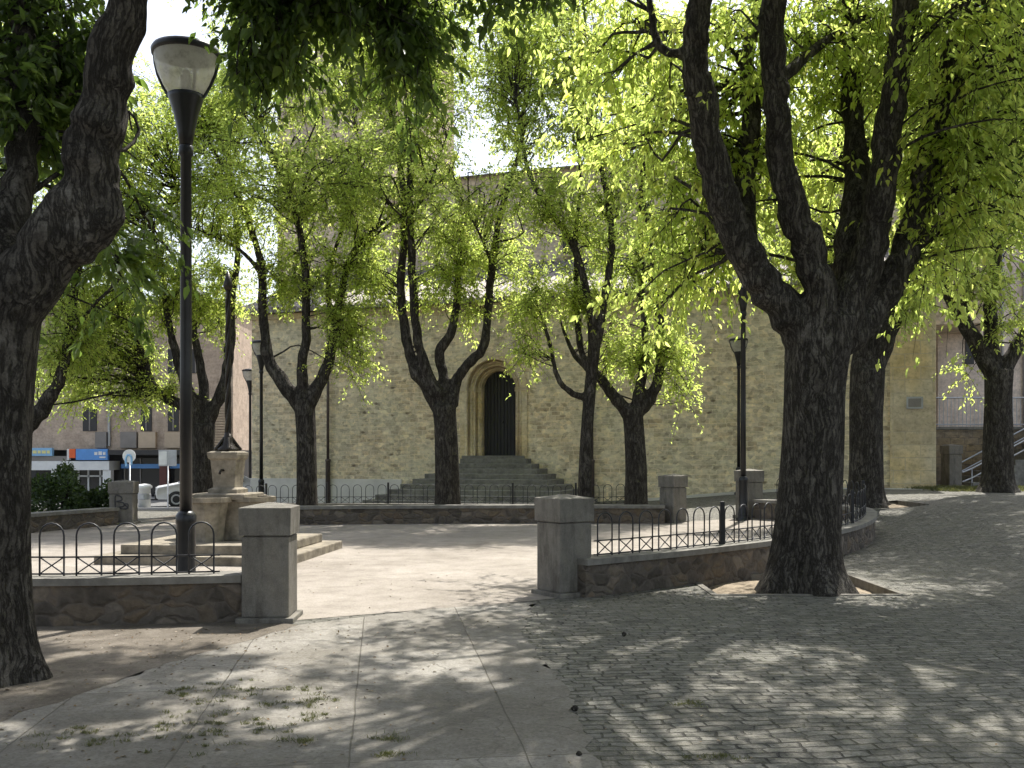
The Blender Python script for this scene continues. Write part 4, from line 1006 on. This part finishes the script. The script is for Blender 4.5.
# the four trees along the back wall
far_tree('pale forked tree on the back wall, left of the church downpipe', 307, 25.5,
  [(307, 470, .29), (306, 430, .275), (304, 400, .29)],
  [[(303, 410, 0, .22), (285, 385, 0, .22), (269, 360, 0, .18), (263, 320, .1, .14), (262, 270, .2, .12), (250, 225, .3, .10), (225, 170, .4, .08), (200, 130, .5, .05), (180, 90, .6, .03)],
   [(305, 405, 0, .2), (302, 370, -.1, .15), (306, 330, -.2, .13), (305, 270, -.3, .115), (296, 215, -.4, .10), (278, 165, -.4, .085), (262, 135, -.5, .06), (250, 90, -.5, .04), (235, 40, -.5, .02)],
   [(309, 405, 0, .2), (325, 372, .1, .17), (334, 335, .2, .13), (342, 290, .3, .115), (352, 255, .3, .10), (372, 232, .4, .08), (395, 210, .5, .05), (415, 180, .5, .02)],
   [(335, 330, .2, .09), (328, 280, .5, .08), (345, 220, .8, .06), (360, 160, 1, .04), (350, 100, 1.2, .02)],
   [(262, 275, .2, .08), (240, 250, 0, .06), (210, 235, -.2, .04), (185, 225, -.3, .02)]],
  [(215, 140, .4, 1.1, 1.3, 1.2, 16), (265, 90, -.4, 1.3, 1.3, 1.2, 20), (225, 215, .2, .9, 1.2, .9, 12), (290, 190, 0, 1.1, 1.3, 1.2, 18), (350, 170, .6, 1.1, 1.3, 1.2, 18), (372, 260, .3, .5, .9, .9, 9), (350, 315, 0, .45, .8, .8, 10), (355, 365, 0, .28, .4, .5, 4), (310, 270, .2, .9, 1.1, .7, 10), (290, 275, .2, .6, .9, .7, 8), (330, 60, .4, 1.6, 1.4, 1.2, 20), (280, -10, 0, 2.2, 1.8, 1.3, 24), (320, 180, -2, 1.2, 1, .9, 9), (240, 160, -1.8, 1.2, 1, .9, 8)])
far_tree('forked tree on the back wall just left of the arched church door', 447, 25.4,
  [(447, 470, .33), (446, 430, .315), (444, 405, .33)],
  [[(442, 415, 0, .23), (428, 390, 0, .20), (412, 362, 0, .165), (404, 325, .05, .14), (401, 280, .1, .125), (405, 230, .1, .115), (403, 190, .1, .10), (397, 150, .1, .085), (388, 100, .2, .06), (380, 50, .3, .035)],
   [(445, 410, 0, .22), (430, 378, -.1, .16), (418, 340, -.15, .135), (413, 290, -.2, .125), (411, 240, -.2, .11), (410, 190, -.3, .095), (409, 130, -.3, .07), (415, 70, -.3, .05), (420, 10, -.3, .03)],
   [(449, 405, 0, .2), (443, 375, .1, .16), (440, 352, .1, .15), (452, 330, .15, .13), (457, 295, .2, .11), (458, 265, .2, .09), (463, 228, .2, .06), (470, 190, .2, .03)],
   [(452, 405, 0, .2), (458, 378, .1, .16), (470, 362, .1, .14), (484, 345, .1, .14), (488, 305, .15, .125), (493, 260, .2, .115), (500, 215, .2, .10), (512, 175, .2, .085), (521, 145, .3, .07), (525, 90, .4, .05), (520, 30, .4, .03)],
   [(405, 225, .1, .07), (385, 200, -.2, .06), (360, 186, -.5, .05), (335, 184, -.8, .03), (315, 184, -1, .02)],
   [(404, 215, .1, .06), (380, 232, .3, .05), (345, 265, .6, .03)],
   [(410, 215, -.2, .07), (428, 190, -.4, .06), (440, 155, -.6, .04), (455, 110, -.8, .02)],
   [(492, 265, .2, .06), (480, 235, 0, .05), (462, 200, -.2, .05), (450, 165, -.3, .03)]],
  [(395, 110, .1, 1.2, 1.3, 1.2, 18), (430, 150, -.4, .9, 1.1, 1.0, 12), (350, 200, -.6, .9, 1.0, .7, 10), (430, 220, -.2, 1.0, 1.1, .8, 13), (470, 240, .2, .7, 1.0, .9, 10), (440, 285, .1, .8, .9, .5, 8), (505, 260, .2, .7, .9, .9, 8), (515, 120, .3, .7, 1.2, 1.2, 9), (375, 270, .5, .6, .9, .7, 8), (420, 40, 0, 1.8, 1.6, 1.2, 24), (520, 30, .4, 1.2, 1.4, 1.2, 12), (470, 310, .3, .5, .6, .3, 3), (480, 90, 0, .9, 1.1, 1.3, 10), (470, 20, .5, 1.6, 1.5, 1.2, 14), (375, 60, 0, 1.5, 1.4, 1.2, 12), (490, 190, -2, 1.2, 1, .9, 7), (400, 170, -2.2, 1.2, 1, .9, 8)])
far_tree('slender dark trunk just right of the church door', 585, 24.6,
  [(585, 470, .185), (587, 430, .175), (590, 390, .17), (593, 360, .16)],
  [[(592, 368, 0, .16), (598, 335, 0, .13), (606, 290, .05, .11), (612, 245, .1, .10), (608, 205, .1, .095), (603, 175, .1, .08), (597, 155, .1, .065), (590, 100, .1, .05), (595, 40, .1, .03)],
   [(592, 372, 0, .14), (592, 325, -.1, .12), (585, 285, -.15, .11), (573, 245, -.2, .105), (548, 208, -.2, .09), (530, 175, -.2, .07), (522, 140, -.2, .055), (515, 90, -.2, .03)],
   [(590, 372, 0, .1), (580, 345, .2, .1), (577, 300, .3, .085), (576, 240, .4, .07), (580, 180, .5, .05), (575, 110, .5, .03)],
   [(587, 398, 0, .1), (570, 392, -.1, .09), (558, 378, -.2, .075), (550, 345, -.3, .06), (541, 315, -.4, .04), (530, 290, -.5, .02)]],
  [(560, 110, 0, 1.1, 1.2, 1.2, 16), (600, 120, .1, 1.0, 1.2, 1.1, 14), (545, 200, -.2, .8, 1.0, .8, 10), (600, 220, .1, .9, 1.0, .9, 12), (535, 300, -.4, .5, .6, .7, 8), (530, 345, -.5, .25, .4, .6, 3), (580, 290, .3, .6, .8, .7, 9), (570, 30, 0, 1.5, 1.4, 1.1, 24), (530, 60, .2, 1.2, 1.2, 1.2, 14), (610, 170, .2, 1.2, 1.2, 1.0, 10)])
far_tree('short forked tree left of the small far pillar', 636, 25.3,
  [(636, 470, .30), (634, 430, .285), (632, 408, .30)],
  [[(630, 415, 0, .21), (614, 396, 0, .17), (600, 378, .1, .14), (585, 365, .2, .12), (572, 350, .3, .08), (560, 320, .3, .04)],
   [(634, 412, 0, .2), (641, 382, 0, .15), (646, 350, .1, .12), (643, 300, .15, .10), (640, 240, .2, .085), (641, 180, .2, .065), (645, 120, .2, .04)],
   [(638, 412, 0, .2), (652, 395, 0, .17), (660, 370, 0, .14), (660, 330, -.1, .12), (655, 280, -.15, .11), (648, 230, -.2, .095), (643, 190, -.2, .07), (648, 140, -.2, .05), (660, 80, -.2, .03)],
   [(655, 285, -.1, .06), (675, 265, -.3, .04), (695, 250, -.4, .02)]],
  [(650, 130, .2, 1.0, 1.2, 1.2, 14), (620, 260, .2, .7, .9, .9, 10), (665, 260, -.1, .7, .9, .9, 10), (670, 345, -.2, .4, .5, .6, 8), (640, 350, .2, .5, .6, .5, 7), (612, 340, .2, .5, .6, .5, 5), (645, 40, 0, 1.4, 1.4, 1.2, 16), (685, 395, -.2, .2, .3, .25, 2)])
far_tree('grey trunk standing behind the fountain', 203, 26.5,
  [(203, 480, .34), (203, 450, .33), (204, 425, .33)],
  [[(201, 430, 0, .22), (186, 408, 0, .18), (165, 398, .1, .15), (150, 380, .2, .12), (142, 350, .3, .08), (120, 320, .4, .04)],
   [(202, 425, 0, .2), (188, 390, -.1, .16), (176, 355, -.2, .13), (168, 320, -.2, .10), (160, 270, -.3, .07), (150, 210, -.3, .03)],
   [(203, 425, 0, .2), (203, 380, .2, .15), (194, 335, .3, .12), (190, 290, .4, .10), (180, 230, .4, .06), (175, 170, .4, .03)],
   [(207, 425, 0, .2), (222, 390, .1, .17), (230, 350, .1, .14), (232, 300, .2, .12), (238, 250, .2, .09), (232, 190, .3, .05), (225, 140, .3, .03)]],
  [(110, 350, .3, 1.2, 1.2, .8, 20), (150, 280, 0, 1.2, 1.2, 1.1, 20), (95, 290, .3, 1.2, 1.3, 1.0, 18), (215, 290, .3, .9, 1.1, 1.0, 14), (160, 190, .2, 1.5, 1.4, 1.2, 22), (90, 200, .2, 1.5, 1.4, 1.2, 20), (60, 370, .4, .7, .8, .5, 7), (180, 100, .2, 2.0, 1.6, 1.3, 24), (165, 385, .1, .5, .6, .25, 4), (70, 388, .3, .6, .7, .3, 6), (125, 392, .3, .6, .7, .3, 6), (215, 200, .3, 1.2, 1.3, 1.2, 14), (200, 290, .5, 1.0, 1.2, 1.0, 12), (120, 120, .3, 2.0, 1.6, 1.3, 20), (230, 90, .6, 1.6, 1.4, 1.2, 14)])
far_tree('half hidden tree rising from the hedge beside the left edge trunk', 18, 24.2,
  [(18, 470, .27), (20, 440, .26), (28, 420, .25)],
  [[(28, 425, 0, .24), (48, 400, 0, .2), (62, 370, 0, .15), (70, 330, .1, .13), (76, 280, .2, .10), (90, 220, .3, .06), (100, 150, .3, .03)],
   [(24, 425, 0, .2), (10, 370, 0, .15), (0, 300, .2, .11), (10, 220, .3, .08), (20, 130, .3, .04)],
   [(66, 350, .1, .09), (90, 310, -.3, .06), (120, 280, -.6, .03)]],
  [(60, 330, 0, .9, 1.0, .8, 14), (40, 250, .2, 1.3, 1.3, 1.2, 20), (90, 240, .1, 1.0, 1.1, 1.0, 14), (20, 150, .3, 1.6, 1.5, 1.2, 22), (100, 140, .3, 1.5, 1.4, 1.2, 18), (40, 60, .3, 2.0, 1.6, 1.2, 20)])
# the two trees at the right
far_tree('dark double forked tree behind the curved fence, right of the big trunk', 866, 23.2,
  [(866, 470, .42), (866, 420, .40), (868, 370, .42)],
  [[(870, 380, 0, .32), (892, 320, 0, .25), (915, 270, -.1, .22), (930, 210, -.2, .19), (945, 130, -.3, .16), (960, 60, -.4, .12), (975, -40, -.5, .07)],
   [(864, 375, 0, .3), (858, 310, .2, .24), (852, 240, .3, .2), (858, 170, .4, .16), (850, 90, .5, .11), (845, 0, .5, .06)],
   [(868, 375, 0, .28), (885, 300, .4, .2), (905, 220, .6, .16), (910, 130, .8, .12), (900, 40, 1, .06)]],
  [(920, 130, 0, 1.4, 1.6, 1.5, 20), (850, 110, .5, 1.5, 1.4, 1.5, 18), (960, 200, -.3, 1.1, 1.3, 1.3, 16), (905, 300, -.3, .5, .8, .5, 6), (820, 230, .5, .9, 1.0, 1.2, 10), (925, 20, 0, 2.0, 1.8, 1.4, 22), (925, 100, -4.6, 1.7, 1.5, 1.4, 24), (950, 130, -2.8, 1.7, 1.6, 1.4, 22), (1010, 30, -5, 1.7, 1.5, 1.3, 24), (760, 250, .4, 1.0, 1.0, .9, 8)], leafsize=.10)
far_tree('dark tree with a spreading fork at the right edge before the terrace', 998, 26.3,
  [(998, 440, .40), (998, 400, .37), (999, 370, .40)],
  [[(995, 375, 0, .28), (972, 335, 0, .24), (950, 295, -.1, .2), (935, 250, -.2, .16), (925, 190, -.3, .12), (915, 120, -.3, .06)],
   [(996, 372, 0, .24), (990, 320, .1, .19), (997, 250, .2, .16), (1008, 170, .2, .12), (1015, 90, .2, .07)],
   [(1002, 375, 0, .26), (1022, 338, 0, .2), (1045, 300, 0, .17), (1060, 230, .1, .12), (1070, 150, .1, .06)],
   [(965, 325, 0, .12), (968, 260, .4, .12), (966, 190, .5, .09), (970, 110, .5, .05)]],
  [(1000, 110, 0, 1.6, 1.5, 1.4, 22), (950, 130, 0, 1.2, 1.3, 1.4, 14), (1010, 220, .2, .9, 1.1, .9, 12), (985, 280, -.4, .6, .8, .5, 7), (935, 250, -.2, .6, .8, .7, 8), (1040, 200, 0, 1.0, 1.1, 1.1, 10), (1020, 20, 0, 2.0, 1.7, 1.3, 18), (1000, 110, -5, 1.8, 1.5, 1.3, 14), (1010, 320, -.5, .4, .5, .25, 3), (968, 372, -.4, .15, .2, .12, 1)], leafsize=.10)

Y = 14.6  # trunk out of view; tree added to shade the cobbles, crown fills the corner
make_tree('plaza_tree', 'tree whose crown hangs in at the top right corner of the picture', base(1150, Y),
  [(1150, 560, Y, .36), (1150, 520, Y, .32), (1148, 430, Y, .30), (1146, 340, Y, .31)],
  [[(1146, 350, Y, .24), (1115, 280, Y, .19), (1085, 200, Y, .16), (1060, 100, Y, .13), (1040, 0, Y, .10), (1010, -110, Y, .06)],
   [(1150, 350, Y, .24), (1160, 260, Y - .3, .18), (1170, 150, Y - .5, .14), (1165, 20, Y - .6, .11), (1150, -120, Y - .6, .06)],
   [(1150, 350, Y, .22), (1190, 280, Y + .2, .17), (1230, 180, Y + .3, .13), (1260, 50, Y + .3, .09), (1290, -80, Y + .3, .05)]],
  [(1010, 20, Y, .9, 1.2, .9, 18), (1030, 120, Y, .6, 1.0, .8, 10), (1060, -90, Y - .4, 1.7, 1.8, 1.2, 34), (1170, -60, Y - .5, 1.9, 2, 1.4, 36), (1260, 20, Y, 1.6, 1.8, 1.3, 22), (1110, -220, Y, 2.0, 2.2, 1.0, 28), (990, -130, Y - 1.0, 1.4, 1.6, .9, 18), (1080, 50, 18, 1.8, 1.6, 1.3, 20), (1040, -60, 16.5, 1.5, 1.5, 1.1, 16)],
  'leaf', 'leaf_shaded', .04, 11, 22, .11, True)

# ------------------------------------------------------------------ hedge, grass, small ground things
def leaf_cloud(name, label, cat, c, r, n, mat, size, stems):
    root = thing(name, c, label, cat)
    d = unit(rng.normal(size=(n, 3))); d[:, 2] = np.abs(d[:, 2]) * 1.0
    rad = rng.uniform(.55, 1, n) ** .5
    lump = 1 + .16 * np.sin(d[:, 0] * 6 + d[:, 1] * 4) + .12 * np.sin(d[:, 2] * 9 + d[:, 0] * 5)
    pos = d * (rad * lump)[:, None] * np.array(r)
    ln = size * rng.uniform(.6, 1.3, n)
    Vv, Ff = leaves(pos, unit(d * .6 + rng.normal(0, .6, (n, 3))), unit(d + rng.normal(0, .5, (n, 3))), ln, ln * .5)
    obj_np('foliage', Vv, Ff, mat, root, False, np.repeat(rng.uniform(0, 1, n), 2))
    tb = []
    for k in range(stems):
        a = rng.uniform(0, 6.28); e = np.array([math.cos(a) * r[0] * .6, math.sin(a) * r[1] * .6, r[2] * .8])
        tb.append(([Vector((0, 0, -.1)), Vector(e * .4 + np.array([0, 0, .1])), Vector(e)], [.03, .02, .008]))
    tube_obj('stems', tb, M['bark'], root, 5)
    return root
leaf_cloud('hedge_bush', 'dark green bush behind the low wall, next to the left tree', 'bush', (-10.6, 23.4, .0), (.85, .9, 1.25), 5200, M['leaf_hedge'], .1, 8)
leaf_cloud('hedge_bush', 'lower dark bush at the foot of the graffiti pillar', 'bush', (-9.75, 23.9, .0), (.62, .6, .85), 2600, M['leaf_hedge'], .09, 6)

def tufts(name, spots, label, size, blades, mat='grass'):
    P_, A_, L_ = [], [], []
    for (x, y, r_) in spots:
        for _ in range(blades):
            a = rng.uniform(0, 6.28); q = abs(rng.normal(0, .5)) * r_
            xx, yy = x + math.cos(a) * q * 1.6, y + math.sin(a) * q
            P_.append((xx, yy, g(xx, yy) + .003)); A_.append((rng.normal(0, .8), rng.normal(0, .8), 1)); L_.append(size * rng.uniform(.4, 1.2))
    P_, A_, L_ = np.array(P_), unit(np.array(A_)), np.array(L_)
    nr = unit(np.cross(A_, rng.normal(size=A_.shape)))
    Vv, Ff = leaves(P_, A_, nr, L_, L_ * .14)
    o = obj_np(name, Vv, Ff, M[mat], None, False, np.repeat(rng.uniform(0, 1, len(P_)), 2)); tag(o, label, 'grass', None, 'stuff'); return o
def gp(px, py): Y_ = EYE * F / (py - HOR); return ((px - 512) * Y_ / F, Y_)
sp = []
for px, py, r_ in ((195, 700, .10), (215, 690, .14), (245, 690, .10), (200, 712, .12), (240, 715, .16), (232, 730, .14), (285, 690, .10), (270, 705, .08), (318, 718, .07), (320, 700, .05), (190, 735, .12), (255, 728, .1), (90, 730, .16), (150, 745, .15), (170, 692, .06), (388, 740, .03), (389, 756, .03), (75, 742, .1), (710, 757, .05), (690, 705, .04), (300, 740, .05)):
    x, y = gp(px, py); sp.append((x, y, r_))
sp2 = []
for x, y, r_ in sp:
    for _ in range(7): sp2.append((x + rng.normal(0, r_ * 1.3), y + rng.normal(0, r_ * .9), rng.uniform(.015, .07)))
tufts('weeds', sp2, 'sparse green weeds growing in cracks of the paving at lower left', .027, 30)
spg = []
for _ in range(150):
    spg.append((rng.uniform(11.6, 15), rng.uniform(26.5, 29.8), .3))
tufts('grass_patch', spg, 'sunlit grass patch round the foot of the right edge tree', .12, 40)

# tree pits: sunk earth squares with a kerb of steel
def pit(k, label):
    x0, x1, y0, y1 = PITS[k]; c = ((x0 + x1) / 2, (y0 + y1) / 2)
    r_ = thing('tree_pit', (c[0], c[1], g(*c)), label, 'tree pit', 'square tree pits')
    hx, hy = (x1 - x0) / 2 + .04, (y1 - y0) / 2 + .04
    n = 30; Vv = []; Ff = []
    for j in range(n + 1):
        for i in range(n + 1):
            x, y = -hx + 2 * hx * i / n, -hy + 2 * hy * j / n
            e = min(1, min(hx - abs(x), hy - abs(y)) / .3)
            zz = g(c[0] + x, c[1] + y) - g(*c) - .12 + e * (.05 + .05 * math.exp(-(x * x + y * y) / .6)) + rng.uniform(0, .014)
            Vv.append((x, y, zz))
    for j in range(n):
        for i in range(n): a = j * (n + 1) + i; Ff.append((a, a + 1, a + n + 2, a + n + 1))
    obj_np('earth', Vv, Ff, M['soil'], r_, True)
    for (a, b, cc, d) in ((-hx - .04, hx + .04, hy - .04, hy + .04), (-hx - .04, hx + .04, -hy - .04, -hy + .04), (hx - .04, hx + .04, -hy + .041, hy - .041), (-hx - .04, -hx + .04, -hy + .041, hy - .041)):
        bm = nb(); zf = g(c[0] + (a + b) / 2, c[1] + (cc + d) / 2) - g(*c); box(bm, a, b, cc, d, zf - .2, zf + .012, .006)
        obj('kerb', bm, M['granite'], r_)
pit(0, 'sunken earth square in the cobbles round the thick forked trunk')
pit(1, 'smaller far earth square round the double forked tree')
# dry twigs, cones and crumbs lying on the ground
def lump(px, py, s, label):
    x, y = gp(px, py); bm = nb(); bmesh.ops.create_icosphere(bm, subdivisions=2, radius=s)
    for v in bm.verts: v.co = Vector((v.co.x * rnd.uniform(.8, 1.2), v.co.y * rnd.uniform(.8, 1.2), v.co.z * rnd.uniform(.7, 1.1)))
    o = obj('fallen_cone', bm, M['bark'], None, False); o.location = (x, y, g(x, y) + s * .8); tag(o, label, 'cone', 'dark cones lying on the paving')
lump(575, 711, .022, 'small dark cone lying near the bottom centre of the paving')
lump(624, 636, .022, 'dark cone on the cobbles in front of the right gate pillar')
lump(579, 756, .016, 'tiny dark cone at the very bottom edge')

# fallen leaves and crumbs
fl = []
for _ in range(1500):
    x, y = rng.uniform(-4.5, 8), rng.uniform(3, 17)
    if rng.uniform() < .5: x, y = rng.normal(-2.4, 1.0), rng.uniform(4.5, 9.3)
    if in_pit(x, y): continue
    fl.append((x, y, g(x, y) + .009))
fl = np.array(fl); n_ = len(fl)
ax = unit(np.c_[rng.normal(size=(n_, 2)), rng.normal(0, .12, n_)]); nr = unit(np.c_[rng.normal(0, .25, (n_, 2)), np.ones(n_)])
ln = rng.uniform(.008, .035, n_)
Vv, Ff = leaves(fl, ax, nr, ln, ln * .55)
lo_ = obj_np('fallen_leaves', Vv, Ff, M['litter'], None, False, np.repeat(rng.uniform(0, 1, n_), 2))
tag(lo_, 'small dry brown leaves and crumbs scattered over the paving', 'leaves', None, 'stuff')
